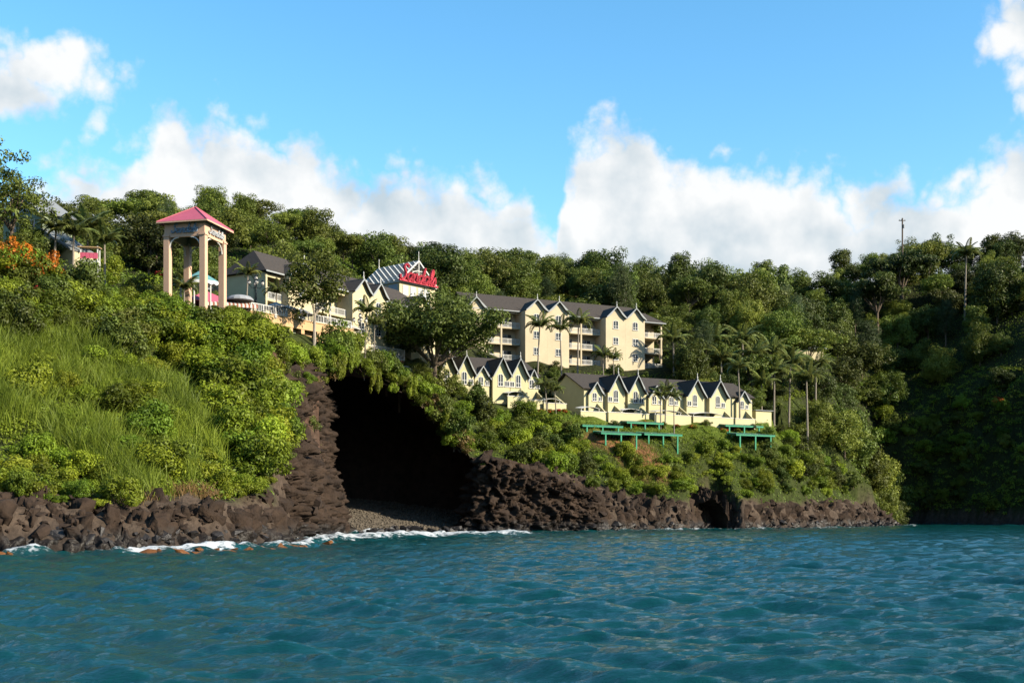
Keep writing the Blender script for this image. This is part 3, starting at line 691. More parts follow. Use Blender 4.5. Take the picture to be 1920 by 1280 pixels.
# rock roof over the sea cave
AC = Vector((34.0, 204.0, 0)); AA = math.atan2(6.6, 10.)
nu, nv = 90, 22
Vc, Fcv = [], []
for j in range(nv):
    v = -.8+j*.45
    for i in range(nu):
        u = -8.2+16.4*i/(nu-1); a_ = 1-(u/4.9)**2
        zi = max(-1.0, 5.3*math.sqrt(a_)) if a_ > 0 else -1.0
        n_ = float(fbm(np.array([u*.6+9.]), np.array([v*.6]), 4)[0])-.5
        zi += n_*.9*(a_ > 0); zo = 6.3-.045*u*u+v*.30+n_*2.4
        dv = (float(vnoise(np.array([u*.9]), np.array([v+3.]), 6)[0])-.5)*2.2+abs(u)*.12
        Vc += [(u, v+dv, zi), (u, v+dv+.25, max(zo, zi+.4))]
for j in range(nv-1):
    for i in range(nu-1):
        a_ = 2*(j*nu+i); b_ = a_+2; c_ = a_+2*nu; d_ = c_+2
        Fcv += [(a_, b_, d_, c_), (a_+1, c_+1, d_+1, b_+1)]
for i in range(nu-1):
    a_ = 2*i; Fcv.append((a_, a_+1, a_+3, a_+2)); a_ = 2*((nv-1)*nu+i); Fcv.append((a_, a_+2, a_+3, a_+1))
_pv = np.array(Vc); _f1, _f2, _c1 = worley(_pv*np.array([.75,.8,.8]), 77); _g1, _g2, _c2 = worley(_pv*1.9, 78)
_ds = 1.2*(_c1-.5)-.6*np.exp(-((_f2-_f1)/.12)**2)+.5*(_c2-.5); _pv[:,1] -= _ds*np.clip(2.2-_pv[:,1]*.4, .2, 1); _pv[:,2] += .35*_ds*(_pv[:,2] > 0); Vc = _pv.tolist()
me = bpy.data.meshes.new('cave_roof'); me.from_pydata(Vc, [], Fcv); me.materials.append(MATS['lava'])
tag(link('cave_roof', me, None, AC, AA), kind='structure')
# ------------------------------------------------------------------ buildings
def railing(parent, a, b, z, h=1.0, m='white', gap=.28, name='railing'):
    """posts, two rails and balusters between two points (local x,y)"""
    a = Vector((*a, z)); b = Vector((*b, z)); n = max(1, int((b-a).length/gap)); mb = MB(); up = Vector((0,0,1))
    mb.beam(a+up*h, b+up*h, .10, .09); mb.beam(a+up*.12, b+up*.12, .07, .07)
    for i in range(n+1):
        p = a.lerp(b, i/n); w = .11 if i % 7 == 0 or i == n else .06
        mb.beam(p, p+up*h, w, w)
    return mb.build(name, m, parent)
def window(parent, x, y, z, w, h, arch=0.0, mull=1, cross=True):
    """white frame with mullions standing in the wall, dark pane behind, sill below; y is the wall plane, -y is outside"""
    mb = MB(); t = .10; yo, yi = y-.07, y+.02
    mb.box(x-w/2-t, x-w/2, yo, yi, z, z+h); mb.box(x+w/2, x+w/2+t, yo, yi, z, z+h)
    mb.box(x-w/2-t-.06, x+w/2+t+.06, yo-.08, yi, z-.13, z)
    if arch:
        pts = [(x+(w/2+t)*math.cos(a), z+h+arch*math.sin(a)) for a in [math.pi*k/8 for k in range(9)]]; pin = [(x+w/2*math.cos(a), z+h+(arch-t)*math.sin(a)) for a in [math.pi*k/8 for k in range(9)]]
        for k in range(8): mb.prism([pts[k], pts[k+1], pin[k+1], pin[k]], yo, yi)
    else: mb.box(x-w/2-t, x+w/2+t, yo, yi, z+h, z+h+t)
    for k in range(1, mull+1):
        xm = x-w/2+w*k/(mull+1); mb.box(xm-.045, xm+.045, yo+.015, yi, z, z+h+arch*.85)
    if cross: mb.box(x-w/2, x+w/2, yo+.02, yi, z+h*.36-.035, z+h*.36+.035)
    f = mb.build('window', 'white', parent)
    g = MB(); poly = [(x-w/2, z), (x+w/2, z)]
    poly += [(x+w/2*math.cos(a), z+h+(arch-t)*math.sin(a)) for a in [math.pi*k/8 for k in range(9)]] if arch else [(x+w/2, z+h), (x-w/2, z+h)]
    g.prism(poly, y-.012, y+.03).build('pane', 'glass', f)
    return f
def bargeboard(parent, x0, xm, x1, ze, zp, y, m='grey_trim', t=.26, wav=.28):
    """carved board hung under the gable's edge, a shallow ogee"""
    mb = MB()
    for (xa, za, xb, zb) in ((x0, ze, xm, zp), (xm, zp, x1, ze)):
        n = 8; top = []; bot = []
        for i in range(n+1):
            s = i/n; x = xa+(xb-xa)*s; z = za+(zb-za)*s; q = s if xa == x0 else 1-s
            top.append((x, z)); bot.append((x, z-t-wav*max(0, math.sin(math.pi*min(1, q*1.15)))**2*.9))
        for i in range(n): mb.prism([top[i], bot[i], bot[i+1], top[i+1]], y-.06, y+.03)
    return mb.build('bargeboard', m, parent)
def finial(parent, x, y, z, h=1.1, m='white'):
    MB().lathe([(.10,-.4),(.10,.15),(.17,.22),(.07,.34),(.05,h*.7),(.09,h*.74),(.015,h)], 7, (x, y, z)).build('finial', m, parent)
def gable(parent, x0, x1, yf, yb, zb, ze, zp, wall, roof='roof_grey', over=.55, side=.35, fin=True, barge='grey_trim', yridge=None, inner=True):
    """a gabled wing: pentagon wall, two roof slabs running back, bargeboard, finial"""
    xm = (x0+x1)/2; yr = yb if yridge is None else yridge
    MB().prism([(x0, zb), (x1, zb), (x1, ze), (xm, zp-.12), (x0, ze)], yf, yb).build('wall', wall, parent)
    k = (zp-ze)/(xm-x0); za = ze-side*k
    for sgn, xe in ((-1, x0-side), (1, x1+side)):
        MB().slab([(xm, yf-over, zp+.1), (xe, yf-over, za+.1), (xe, yr, za+.1), (xm, yr, zp+.1)], .16).build('roof', roof, parent)
    bargeboard(parent, x0-side, xm, x1+side, za+.08, zp+.12, yf-over-.05, barge)
    if fin: finial(parent, xm, yf-over+.1, zp+.1)
def hip_roof(parent, x0, x1, y0, y1, ze, zr, hipl=0.0, hipr=0.0, over=.5, m='roof_grey', t=.16):
    """ridge along x; hip lengths 0 give gable ends; one slab per slope"""
    ym = (y0+y1)/2; x0 -= over; x1 += over; y0 -= over; y1 += over
    A, B, Cc, D = (x0,y0,ze), (x1,y0,ze), (x1,y1,ze), (x0,y1,ze); E, G = (x0+hipl, ym, zr), (x1-hipr, ym, zr)
    MB().slab([A, B, G, E], t).build('roof', m, parent); MB().slab([D, E, G, Cc], t).build('roof', m, parent)
    if hipl: MB().slab([D, A, E], t).build('roof', m, parent)
    if hipr: MB().slab([B, Cc, G], t).build('roof', m, parent)
    MB().beam((x0,y0-.05,ze-.10), (x1,y0-.05,ze-.10), .12, .2).build('gutter', 'grey_trim', parent)
def balcony_bay(parent, x0, x1, yf, depth, floors, sh, zb, wall, cols=(), rail_m='white', doors=2):
    """open storeys: back wall with dark doors, floor slabs, columns and a railing on each storey"""
    yb = yf+depth
    MB().box(x0, x1, yb, yb+.3, zb-2, zb+floors*sh).build('wall', wall, parent)
    for f in range(floors):
        z = zb+f*sh
        MB().box(x0+.01, x1-.01, yf-.05, yb-.01, z-.25, z).build('floor_slab', wall, parent)
        for k in range(doors):
            xc = x0+(x1-x0)*(k+.5)/doors; w = min(1.9, (x1-x0)/doors*.62)
            d = MB().box(xc-w/2, xc+w/2, yb-.06, yb-.005, z+.02, z+2.15).build('door', 'glass', parent)
            MB().box(xc-.05, xc+.05, yb-.10, yb-.062, z+.02, z+2.15).build('frame', 'white', d)
        railing(parent, (x0+.1, yf+.02), (x1-.1, yf+.02), z, 1.0, rail_m, .24)
    for cx_i in cols:
        MB().box(cx_i-.17, cx_i+.17, yf-.10, yf+.22, zb-1.5, zb+floors*sh).build('column', wall, parent)
    MB().box(x0, x1, yf, yf+.3, zb+floors*sh-.45, zb+floors*sh-.02).build('lintel', wall, parent)

# ---- four-storey apartment block
f = FR['apart']
A = thing('apartment_block', f.O, f.a, 'long peach apartment block with grey hip roof and stacked white balconies', 'building')
sh, ze, zp, zr, bv = 3.35, 10.15, 12.15, 14.1, -2.4
zb0 = 0.0
seg = {k: f.u(px, v) for k, (px, v) in dict(a0=(878,0), a1=(909,0), b1=(979,0), c0=(985,bv), c1=(1067,bv), d1=(1126,0), e0=(1136,bv), e1=(1209,bv), g1=(1238,-.4)).items()}
MB().box(seg['a0'], seg['g1']-.5, 2.2, 10, -3, ze-.1).build('core', 'wall_peach', A)
hip_roof(A, seg['a0'], seg['g1']-.3, 0, 10, ze, zr, 0, 4.5)
gable(A, seg['a0']-1, seg['a1'], -.6, 2.2, -3, ze-.1, zp, 'wall_peach', yridge=4.5)
balcony_bay(A, seg['a1'], seg['c0']+.0, 0, 2.1, 3, sh, 0, 'wall_peach', cols=(seg['a1']+.3, (seg['a1']+seg['c0'])/2-.3))
for c0, c1 in (('c0','c1'), ('e0','e1')):
    a_, b_ = seg[c0], seg[c1]; m_ = (a_+b_)/2
    for x0, x1 in ((a_, m_-.005), (m_+.005, b_)):
        gable(A, x0, x1, bv, 2.2, -3, ze, zp+.25, 'wall_peach', yridge=4.8, side=.10)
        for fl in range(3): window(A, (x0+x1)/2, bv, fl*sh+1.15, 1.15, 1.35, .38 if fl == 2 else 0, 1)
balcony_bay(A, seg['c1'], seg['e0'], 0, 2.1, 3, sh, 0, 'wall_peach', cols=((seg['c1']+seg['e0'])/2-.2,))
balcony_bay(A, seg['e1'], seg['g1'], -1.2, 3.3, 3, sh, 0, 'wall_peach', cols=(seg['g1']-.3,), doors=1)
hip_roof(A, seg['e1']-1, seg['g1'], -1.4, 6, ze-.2, ze+2.4, 0, 2.8)
MB().box(seg['e1']+.0, seg['g1'], 2.12, 6, -3, ze-.3).build('wall', 'wall_peach', A)

# ---- two rows of villas
def villas(name, f, label, units, L_, zpk, zsm, zev, depth, plan, wall='wall_yellow', fence=True):
    T = thing(name, f.O, f.a, label, 'villa row')
    MB().prism_x([(0,-2.5),(depth,-2.5),(depth,zev),(depth*.62,zev+2.05),(depth*.5,zev+2.95),(depth*.38,zev+2.05),(0,zev)], 0, L_).build('wall', wall, T)
    zr = zev+3.35
    MB().slab([(-.5,-.5,zev-.1), (L_+.4,-.5,zev-.1), (L_+.4,depth/2,zr), (-.5,depth/2,zr)], .18).build('roof', 'roof_grey', T)
    MB().slab([(-.5,depth+.5,zev-.1), (-.5,depth/2,zr), (L_+.4,depth/2,zr), (L_+.4,depth+.5,zev-.1)], .18).build('roof', 'roof_grey', T)
    for (px, kind, w) in plan:
        x = f.u(px, -1.0 if kind == 'B' else -.45); 
        if kind == 'B':
            gable(T, x-w/2, x+w/2, -1.0, .5, -2.5, zev-.4, zpk, wall, yridge=depth*.46, over=.7, side=.25)
            window(T, x-.15, -1.0, zev-2.35, .85, 1.75, .42, 1)
            s = 1 if plan.index((px, kind, w)) % 4 == 1 else -1
            window(T, x-.15-1.25*s, -1.0, zev-2.35, .75, .8, 0, 1, False)
        else:
            gable(T, x-w/2, x+w/2, -.45, .5, -2.5, zev-1.0, zsm, wall, yridge=depth*.3, over=.45, side=.2, fin=False)
            window(T, x-.25, -.45, zev-2.3, .8, 1.15, .35, 1)
            window(T, x+.95, -.45, zev-2.3, .6, .65, 0, 1, False)
    return T
f = FR['villa_b']
LB = f.u(1410, 0)
VB = villas('villa_row', f, 'right row of yellow villas with many small gables above the lawn', 2, LB, 8.0, 6.4, 5.4, 12.5,
            [(1117,'S',3.0),(1156,'B',3.7),(1193,'B',3.7),(1229,'S',3.0),(1260,'S',3.0),(1304,'B',4.1),(1347,'B',4.2),(1393,'S',3.2)])
f = FR['villa_a']
LA = f.u(1008, 0)
VA = villas('villa_row', f, 'left row of yellow villas half hidden behind the big dark tree', 2, LA, 7.9, 6.2, 5.3, 11.5,
            [(812,'S',2.6),(840,'B',3.3),(872,'B',3.3),(904,'S',2.9),(940,'B',3.4),(973,'B',3.4),(999,'S',2.2)])
# patio walls, wing walls and canopies in front of the villas
def patio(f, px0, px1, v, top_z, label, canopy=True):
    u0, u1 = f.u(px0, v), f.u(px1, v); T = thing('patio', f.w(u0, v), f.a, label, 'patio', 'walled patios before the villas'); L_ = u1-u0; D = -v-.02
    MB().box(0, L_, 0, .22, -2.5, top_z).build('front_wall', 'wall_yellow', T)
    MB().box(-.08, L_+.08, -.06, .28, top_z, top_z+.10).build('coping', 'white', T)
    MB().prism_x([(.23,-2.5),(D-.25,-2.5),(D-.25,top_z+2.0),(.23,top_z+.05)], L_-.24, L_-.02).build('wing_wall', 'wall_yellow', T)
    if canopy:
        n = 9; mb = MB()
        for i in range(n):
            a, b = i/n, (i+1)/n; za = top_z+.55+.35*math.sin(math.pi*a); zb_ = top_z+.55+.35*math.sin(math.pi*b); w = L_*.72
            mb.slab([(w*a+.2,.1,za), (w*b+.2,.1,zb_), (w*b+.2,D*.7,zb_+.25), (w*a+.2,D*.7,za+.25)], .06)
        mb.build('canopy', 'white', T)
        for x in (.3, L_*.72+.1): MB().beam((x,.35,top_z-.1), (x,.35,top_z+.62), .08, .08).build('post', 'white', T)
    return T
f = FR['villa_b']
names = ['leftmost','second','third','fourth','fifth','rightmost']
for i, (a, b, v, c) in enumerate([(1089,1138,-3.4,True),(1141,1170,-3.8,False),(1166,1217,-3.4,True),(1228,1296,-3.8,True),(1300,1375,-3.4,True),(1379,1416,-3.0,False)]):
    patio(f, a, b, v, .8, f'yellow walled patio before the right villa row, {names[i]} of six', c)
f = FR['villa_a']
for i, (a, b, v, c) in enumerate([(952,992,-3.2,True),(994,1024,-3.6,False),(1020,1062,-4.2,True)]):
    patio(f, a, b, v, 1.0-.5*i, f'yellow walled patio right of the left villa row, {["left","middle","right"][i]} of three', c)
# beach shelter at the far right of the villas
_r = ray(1425, 790); p = Vector((_r[0], _r[1], float(Z(*_r))))
T = thing('garden_shed', p, R(28), 'low yellow shed with flat white roof right of the villas', 'shed')
MB().box(-1.9, 2.1, -1, 2.5, -2, 2.0).build('wall', 'wall_yellow', T)
MB().slab([(-2.2,-1.3,2.15),(2.4,-1.3,2.15),(2.4,2.8,2.4),(-2.2,2.8,2.4)], .14).build('roof', 'roof_pale', T)

# ---- hotel wings behind the terrace
f = FR['hotel']
Hh = thing('hotel_wing', f.O, f.a, 'cream two storey hotel wing with dark roofs behind the sea terrace', 'hotel')
ze, zp = 7.5, 9.6
h = {k: f.u(px, v) for k, (px, v) in dict(l=(498,1.2), a0=(541,0), a1=(590,0), b0=(661,0), b1=(694,0), c0=(694,0), c1=(724,0), d0=(771,0), d1=(806,0)).items()}
MB().box(h['l'], h['d1'], 3.2, 9.5, -2.2, ze-.1).build('core', 'wall_cream', Hh)
MB().box(h['l'], h['l']+.3, 1.5, 3.2, -2.2, ze-.1).build('wall', 'wall_cream', Hh)
hip_roof(Hh, h['l'], h['d1']+1, 1.2, 9.5, ze, 11.2, 2.6, 3.5)
for x0, x1 in ((h['a0'],h['a1']), (h['b0'],h['b1']-.005), (h['c0']+.005,h['c1']), (h['d0'],h['d1'])):
    gable(Hh, x0, x1, 0, 3.2, -2.2, ze, zp, 'wall_cream', yridge=5.0, side=.15)
    for fl in range(2): window(Hh, (x0+x1)/2, 0, fl*3.4+1.35, 1.2, 1.5, .4 if fl else 0, 1)
for x0, x1, c in ((h['l'], h['a0'], (h['l']+.2,)), (h['a1'], h['b0'], ((h['a1']+h['b0'])/2,)), (h['c1'], h['d0'], ((h['c1']+h['d0'])/2,))):
    balcony_bay(Hh, x0, x1, 1.3, 1.85, 2, 3.6, 0, 'wall_cream', cols=c)
# ---- lattice-roofed pavilion with the big red sign
# ridge runs from back left to front right; gable end faces front right
f = Frame(749, 206.0, 50.0, 30.0)
Wd, Dp = 9.0, 9.6; e0, e1 = ZP(527,206)-30, ZP(489,209)-30
T = thing('lattice_pavilion', f.O, f.a, 'tall cream pavilion with white lattice gable roof above the hotel', 'pavilion')
MB().box(0, Wd, 0, Dp, -1.5, e0-.15).build('wall', 'wall_cream', T)
for i, x in enumerate((1.5, 3.4, 5.3, 6.9)):
    w_ = MB().box(x-.75, x+.65, -.06, .04, e0-2.3, e0-.5).build('shutter', 'louver', T)
    for k in range(7): MB().box(x-.70, x+.60, -.10, -.062, e0-2.2+k*.24, e0-2.08+k*.24).build('slat', 'white', w_)
for i, y in enumerate((1.6, 4.4, 7.2)):
    MB().box(-.06, .04, y-1.15, y+1.15, e0-2.3, e0-.4).build('shutter', 'louver', T)
MB().box(-.25, Wd+.25, -.25, Dp+.25, e0-.14, e0+.06).build('eave', 'white', T)
xm = Wd/2
MB().beam((xm,-.35,e1), (xm,Dp+.35,e1), .22, .22).build('ridge_beam', 'white', T)
for y in (-.3, Dp+.3):
    for xe in (-.3, Wd+.3): MB().beam((xe,y,e0+.1), (xm,y,e1), .26, .22).build('rafter', 'white', T)
    MB().tube([(xm-2.2*math.cos(a), y, e0+.9+1.5*math.sin(a)) for a in [math.pi*k/10 for k in range(11)]], .09, 6).build('arch_brace', 'white', T)
    MB().beam((xm,y,e0), (xm,y,e1), .14, .14).build('king_post', 'white', T)
    finial(T, xm, y, e1+.1, 1.7)
for xe in (-.3, Wd+.3):
    sl = math.hypot(xm-xe, e1-e0)
    def on(s_, y_): return Vector((xe+(xm-xe)*s_, y_, e0+.1+(e1-e0-.1)*s_))
    n_ = 8
    for dirn in (1, -1):
        for i in range(-6, n_+1):
            y0_ = -.3+(Dp+.6)*i/n_; y1_ = y0_+sl*1.2
            s0, s1 = 0.0, 1.0
            if y0_ < -.3: s0 = (-.3-y0_)/(sl*1.2)
            if y1_ > Dp+.3: s1 = 1-(y1_-Dp-.3)/(sl*1.2)
            if s1-s0 < .12: continue
            ya, yb_ = y0_+sl*1.2*s0, y0_+sl*1.2*s1
            if dirn < 0: ya, yb_ = Dp-ya, Dp-yb_
            off_ = Vector((0,0,.09 if dirn > 0 else -.05))
            MB().beam(on(s0, ya)+off_, on(s1, yb_)+off_, .32, .16, (0,0,1)).build('slat', 'white', T)
PAVF = f; PAV = (Wd, e0, e1)
# ---- script lettering
GLY = {
 'S': ([(1.15,1.75),(.95,2.0),(.6,1.95),(.45,1.6),(.65,1.25),(.85,.85),(.75,.35),(.35,.05),(-.05,.2),(-.1,.5)], 1.15),
 'a': ([(.85,.75),(.55,.95),(.2,.8),(.05,.4),(.2,.05),(.5,.1),(.8,.5),(.9,.95),(.82,.35),(.95,.03),(1.15,.2)], 1.05),
 'n': ([(.05,.9),(.15,.5),(.1,0),(.25,.6),(.55,.95),(.75,.75),(.7,.25),(.85,.02),(1.05,.2)], 1.0),
 'd': ([(.75,.75),(.45,.9),(.1,.65),(.05,.2),(.35,.02),(.7,.4),(.95,1.2),(1.05,1.95),(.85,1.0),(.82,.2),(1.0,.03),(1.15,.2)], 1.05),
 'l': ([(.0,.2),(.35,.8),(.55,1.6),(.42,1.95),(.25,1.6),(.2,.5),(.35,.03),(.6,.2)], .55),
 's': ([(.0,.25),(.35,.95),(.5,.7),(.55,.3),(.35,.03),(.1,.12)], .6),
}
def catmull(p, n=4):
    o = []
    for i in range(len(p)-1):
        a, b, c, d = (np.array(p[max(i-1,0)]), np.array(p[i]), np.array(p[i+1]), np.array(p[min(i+2,len(p)-1)]))
        for k in range(n):
            t_ = k/n; o.append(.5*((2*b)+(-a+c)*t_+(2*a-5*b+4*c-d)*t_**2+(-a+3*b-3*c+d)*t_**3))
    o.append(np.array(p[-1])); return o
def lettering(parent, text, x0, width, y, z0, height, m, th, dep, slope=0.0, slant=.18):
    adv = [GLY[c][1] for c in text]; sc = width/sum(adv); x = x0
    for c, a in zip(text, adv):
        pts = catmull(GLY[c][0]); mb = MB()
        wp = [Vector((x+(p[0]+slant*p[1])*sc, y, z0+p[1]/2*height+slope*(x-x0+p[0]*sc))) for p in pts]
        for i in range(len(wp)-1):
            d_ = (wp[i+1]-wp[i])
            if d_.length < 1e-4: continue
            e_ = d_.normalized()*th*.3; mb.beam(wp[i]-e_, wp[i+1]+e_, th, dep, (0,1,0))
        mb.build('letter', m, parent); x += a*sc
f = PAVF
S_ = thing('rooftop_sign', f.w(-.3, -.75, PAV[1]+.05), f.a, 'big red script sign standing on the lattice pavilion eave', 'sign')
lettering(S_, 'Sandals', -.2, 8.7, 0, .25, 2.7, 'sign_red', .33, .40)
MB().beam((-.4,.1,.12), (9.3,.1,.12), .3, .3).build('base_beam', 'sign_red', S_)
for x in (1.0, 3.4, 5.8, 8.0): MB().beam((x,.1,.1), (x,.75,-.05), .12, .12).build('bracket', 'white', S_)

# ---- bell tower with pink roof
ang = -103.8+90                # left face looks toward -103.8 degrees
s = 5.2; d0 = 133.0; zt = 25.6
near = Vector((*XY(384, d0), zt))
T = thing('lookout_tower', near, R(-13.8), 'slim peach tower on four posts with pink pyramid roof', 'tower')
# local: near corner at the origin; left face along -x (y=0), right face along +y (x=0)
ztop = ZP(446, 135)-zt; zeave = ZP(420, 135)-zt; zapex = ZP(394, 137.5)-zt; pw = .68
for i, (x, y) in enumerate(((-pw,0), (-s,0), (-pw,s-pw), (-s,s-pw))):
    c_ = MB().box(x, x+pw, y, y+pw, -4, zeave-1.35).build('post', 'tower_peach', T)
    MB().box(x-.09, x+pw+.09, y-.09, y+pw+.09, zeave-1.65, zeave-1.5).build('capital', 'tower_peach', c_)
    MB().box(x-.06, x+pw+.06, y-.06, y+pw+.06, -.3, .25).build('plinth', 'tower_peach', c_)
i_ = .07
for (x0, x1, y0, y1) in ((-s+i_,-i_,i_,.42), (-s+i_,-i_,s-.42,s-i_), (-s+i_,-s+.42,.425,s-.425), (-.42,-i_,.425,s-.425)):
    MB().box(x0, x1, y0, y1, ztop-.15, zeave+.02).build('header_wall', 'tower_peach', T)
MB().box(-s+.43, -.43, .43, s-.43, zeave-.25, zeave-.1).build('ceiling', 'tower_peach', T)
for x, sg in ((-pw, -1), (-s+pw, 1)):       # white curved brackets under the header, front and back, left and right
    for y in (.15, s-.3):
        MB().tube([(x+sg*1.15*(1-math.cos(a)), y, ztop-.2-1.15*(1-math.sin(a))) for a in [math.pi/2*k/6 for k in range(7)]], .08, 6).build('bracket', 'white', T)
for y, sg in ((pw, 1), (s-pw, -1)):
    for x in (-.25, -s+.25):
        MB().tube([(x, y+sg*1.15*(1-math.cos(a)), ztop-.2-1.15*(1-math.sin(a))) for a in [math.pi/2*k/6 for k in range(7)]], .08, 6).build('bracket', 'white', T)
o_ = .58; cxx, cyy = -s/2, s/2
cs = [(-s-o_,-o_), (o_,-o_), (o_,s+o_), (-s-o_,s+o_)]
for k in range(4):
    a_, b_ = cs[k], cs[(k+1) % 4]
    MB().slab([(*a_, zeave-.05), (*b_, zeave-.05), (cxx, cyy, zapex)], .10).build('roof', 'roof_pink', T)
    MB().beam((*a_, zeave-.03), (cxx, cyy, zapex+.03), .16, .08).build('hip_cap', 'roof_pink', T)
    MB().beam((*a_, zeave-.16), (*b_, zeave-.16), .08, .16).build('fascia', 'tower_peach', T)
lettering(T, 'Sandals', -s+1.05, 3.2, -.06, zeave-1.28, 1.0, 'sign_blue', .13, .10)
E_ = bpy.data.objects.new('side_lettering', None); COL.objects.link(E_); E_.parent = T; E_.location = (0,0,0); E_.rotation_euler = (0,0,R(90))
lettering(E_, 'Sandals', 1.0, 3.3, -.06, zeave-1.28, 1.0, 'sign_white', .14, .10)

# ---- little buildings under the tower
p = P(376, 532, 143); g_ = float(Z(p.x, p.y))
T = thing('gazebo', (p.x, p.y, g_), R(20), 'teal roofed gazebo with scalloped white valance behind the tower', 'gazebo')
zq = p.z-g_; rr_ = 2.5
MB().lathe([(rr_+.3, zq), (.9, zq+1.1), (.1, zq+1.6), (.05, zq+2.0)], 8).build('roof', 'roof_teal', T)
mb = MB()
for k in range(24):
    a = 2*math.pi*k/24; b_ = 2*math.pi*(k+1)/24; m_ = (a+b_)/2
    mb.add([((rr_+.24)*math.cos(t_), (rr_+.24)*math.sin(t_), zz) for t_, zz in ((a, zq+.02), (b_, zq+.02), (b_, zq-.3), (m_, zq-.5), (a, zq-.3))], [(0,1,2,3,4)])
mb.build('valance', 'sign_white', T)
for k in range(8):
    a = 2*math.pi*(k+.5)/8; MB().lathe([(.09,-1.5),(.09,zq)], 6, (rr_*math.cos(a), rr_*math.sin(a), 0)).build('post', 'white', T)
MB().lathe([(rr_+.2,-1.5),(rr_+.2,.25)], 8).build('base', 'white', T)
p = P(392, 566, 147.0); g_ = float(Z(p.x, p.y)); zq = p.z-g_
T = thing('pool_bar', (p.x, p.y, g_), R(40), 'low bar with pink hip roof at the foot of the tower', 'bar')
MB().box(-2.5, 3.4, .2, 4, -2, .9).build('counter', 'wall_cream', T)
for x in (-2.4, .4, 3.3): MB().box(x-.1, x+.1, .1, .3, -1, zq).build('post', 'white', T)
for k, (a_, b_) in enumerate((((-3,-.5),(4,-.5)), ((4,-.5),(4,4.6)), ((4,4.6),(-3,4.6)), ((-3,4.6),(-3,-.5)))):
    MB().slab([(*a_, zq), (*b_, zq), (.5, 2.0, zq+1.75)], .1).build('roof', 'roof_pink', T)
# striped awning
def awning(px0, px1, py, d, ang, label):
    u = P(px0, py, d); v = P(px1, py, d); L_ = (v-u).length/max(.3, math.cos(R(ang))); T = thing('striped_awning', u, R(ang), label, 'awning', 'striped awnings')
    n = int(L_/.24)
    for k in range(n):
        MB().slab([(L_*k/n,0,0), (L_*(k+1)/n,0,0), (L_*(k+1)/n,1.4,.55), (L_*k/n,1.4,.55)], .03).build('stripe', 'white' if k % 2 else 'stripe', T)
        MB().box(L_*k/n, L_*(k+1)/n, -.02, .0, -.38, -.03).build('valance', 'white' if k % 2 else 'stripe', T)
    MB().box(0, L_, 1.3, 1.42, -2.2, .5).build('back_wall', 'wall_cream', T)
awning(384, 476, 566, 146.0, 22, 'brown and white striped awning below the pink roof')
# domed grey canopy
p = P(450, 560, 149); g_ = float(Z(p.x, p.y)); T = thing('domed_canopy', (p.x, p.y, g_), 0, 'pale grey domed canopy beside the pink bar roof', 'canopy'); zq = p.z-g_
MB().lathe([(1.75,zq-.25),(1.7,zq-.05),(1.35,zq+.25),(.7,zq+.42),(.05,zq+.5)], 14).build('canopy', 'canvas_dark', T)
MB().lathe([(.06,-1),(.06,zq+.3)], 6).build('pole', 'white', T)

# ---- sea terrace
f = FR['terrace']; Lt = f.u(655, 0); zd = ZP(591, f.w(f.u(505), 0).y)-f.O.z
T = thing('sea_terrace', f.O, f.a, 'peach retaining terrace with white railings on the cliff edge', 'terrace')
MB().box(0, Lt, .5, 8, -1.2, zd-.02).build('retaining_wall', 'terrace_peach', T)
MB().box(-.3, Lt+.3, -.45, 8.2, zd-1.15, zd-.01).build('deck_slab', 'terrace_peach', T)
MB().box(-.35, Lt+.35, -.55, .2, zd, zd+.12).build('coping', 'terrace_peach', T)
MB().box(.5, Lt*.62, -.6, .48, -1.2, zd-2.6).build('lower_wall', 'terrace_peach', T)
for px in (520, 545, 567, 597, 630): 
    u = f.u(px, -.3); MB().box(u-.3, u+.3, -.40, .49, zd-1.75, zd-1.16).build('corbel', 'terrace_peach', T)
u_ = f.u(541, .4); MB().box(u_-.9, u_+.9, -.47, .1, zd+.125, zd+1.25).build('pier', 'terrace_peach', T)
for a_, b_ in ((470, 512), (512, 538), (557, 585), (585, 612), (612, 630)):
    railing(T, (max(0, f.u(a_, -.3)), -.3), (f.u(b_, -.3), -.3), zd+.12, 1.0)
railing(T, (f.u(632,-.3), -.3), (Lt, -.3), zd+.12, 1.0)
u_ = f.u(556); MB().box(u_-.25, u_+.25, .42, .51, zd-2.5, zd-1.2).build('door', 'pale_green', T)
TZ = f.O.z+zd
def parasol(px, py_top, d, r_, label, shut=False):
    p = P(px, py_top, d); h_ = p.z-TZ
    T = thing('parasol', (p.x, p.y, TZ), rnd.random(), label, 'parasol', 'parasols on the terrace')
    MB().lathe([(.3,0),(.3,.1),(.04,.12),(.04,h_-.05)], 8).build('pole', 'white', T)
    if shut: MB().lathe([(.05,h_),(.10,h_-.15),(.2,h_-.9),(.26,h_-1.6),(.12,h_-1.75)], 8).build('canopy', 'canvas', T)
    else:
        mb = MB(); n = 8; ring = [(r_*math.cos(2*math.pi*k/n), r_*math.sin(2*math.pi*k/n), h_-.75) for k in range(n)]
        mb.add([(0,0,h_)]+ring, [(0,k+1,(k+1) % n+1) for k in range(n)])
        dn = [(x,y,z-.16) for x,y,z in ring]; mb.add(ring+dn, [(k,(k+1) % n,(k+1) % n+n,k+n) for k in range(n)])
        mb.build('canopy', 'canvas', T)
parasol(518, 566, 156, 1.8, 'open white parasol left of the terrace pier')
parasol(541, 571, 158, 1.6, 'open white parasol just behind the terrace pier')
parasol(566, 578, 160, 1.6, 'open white parasol right of the slim tree trunk')
parasol(619, 587, 164, 1, 'folded white parasol at the right end of the terrace', True)
parasol(516, 572, 151.5, 1, 'folded grey parasol by the left railing', True)
parasol(653, 606, 166, 1.7, 'low white parasol beside the right lamp post')
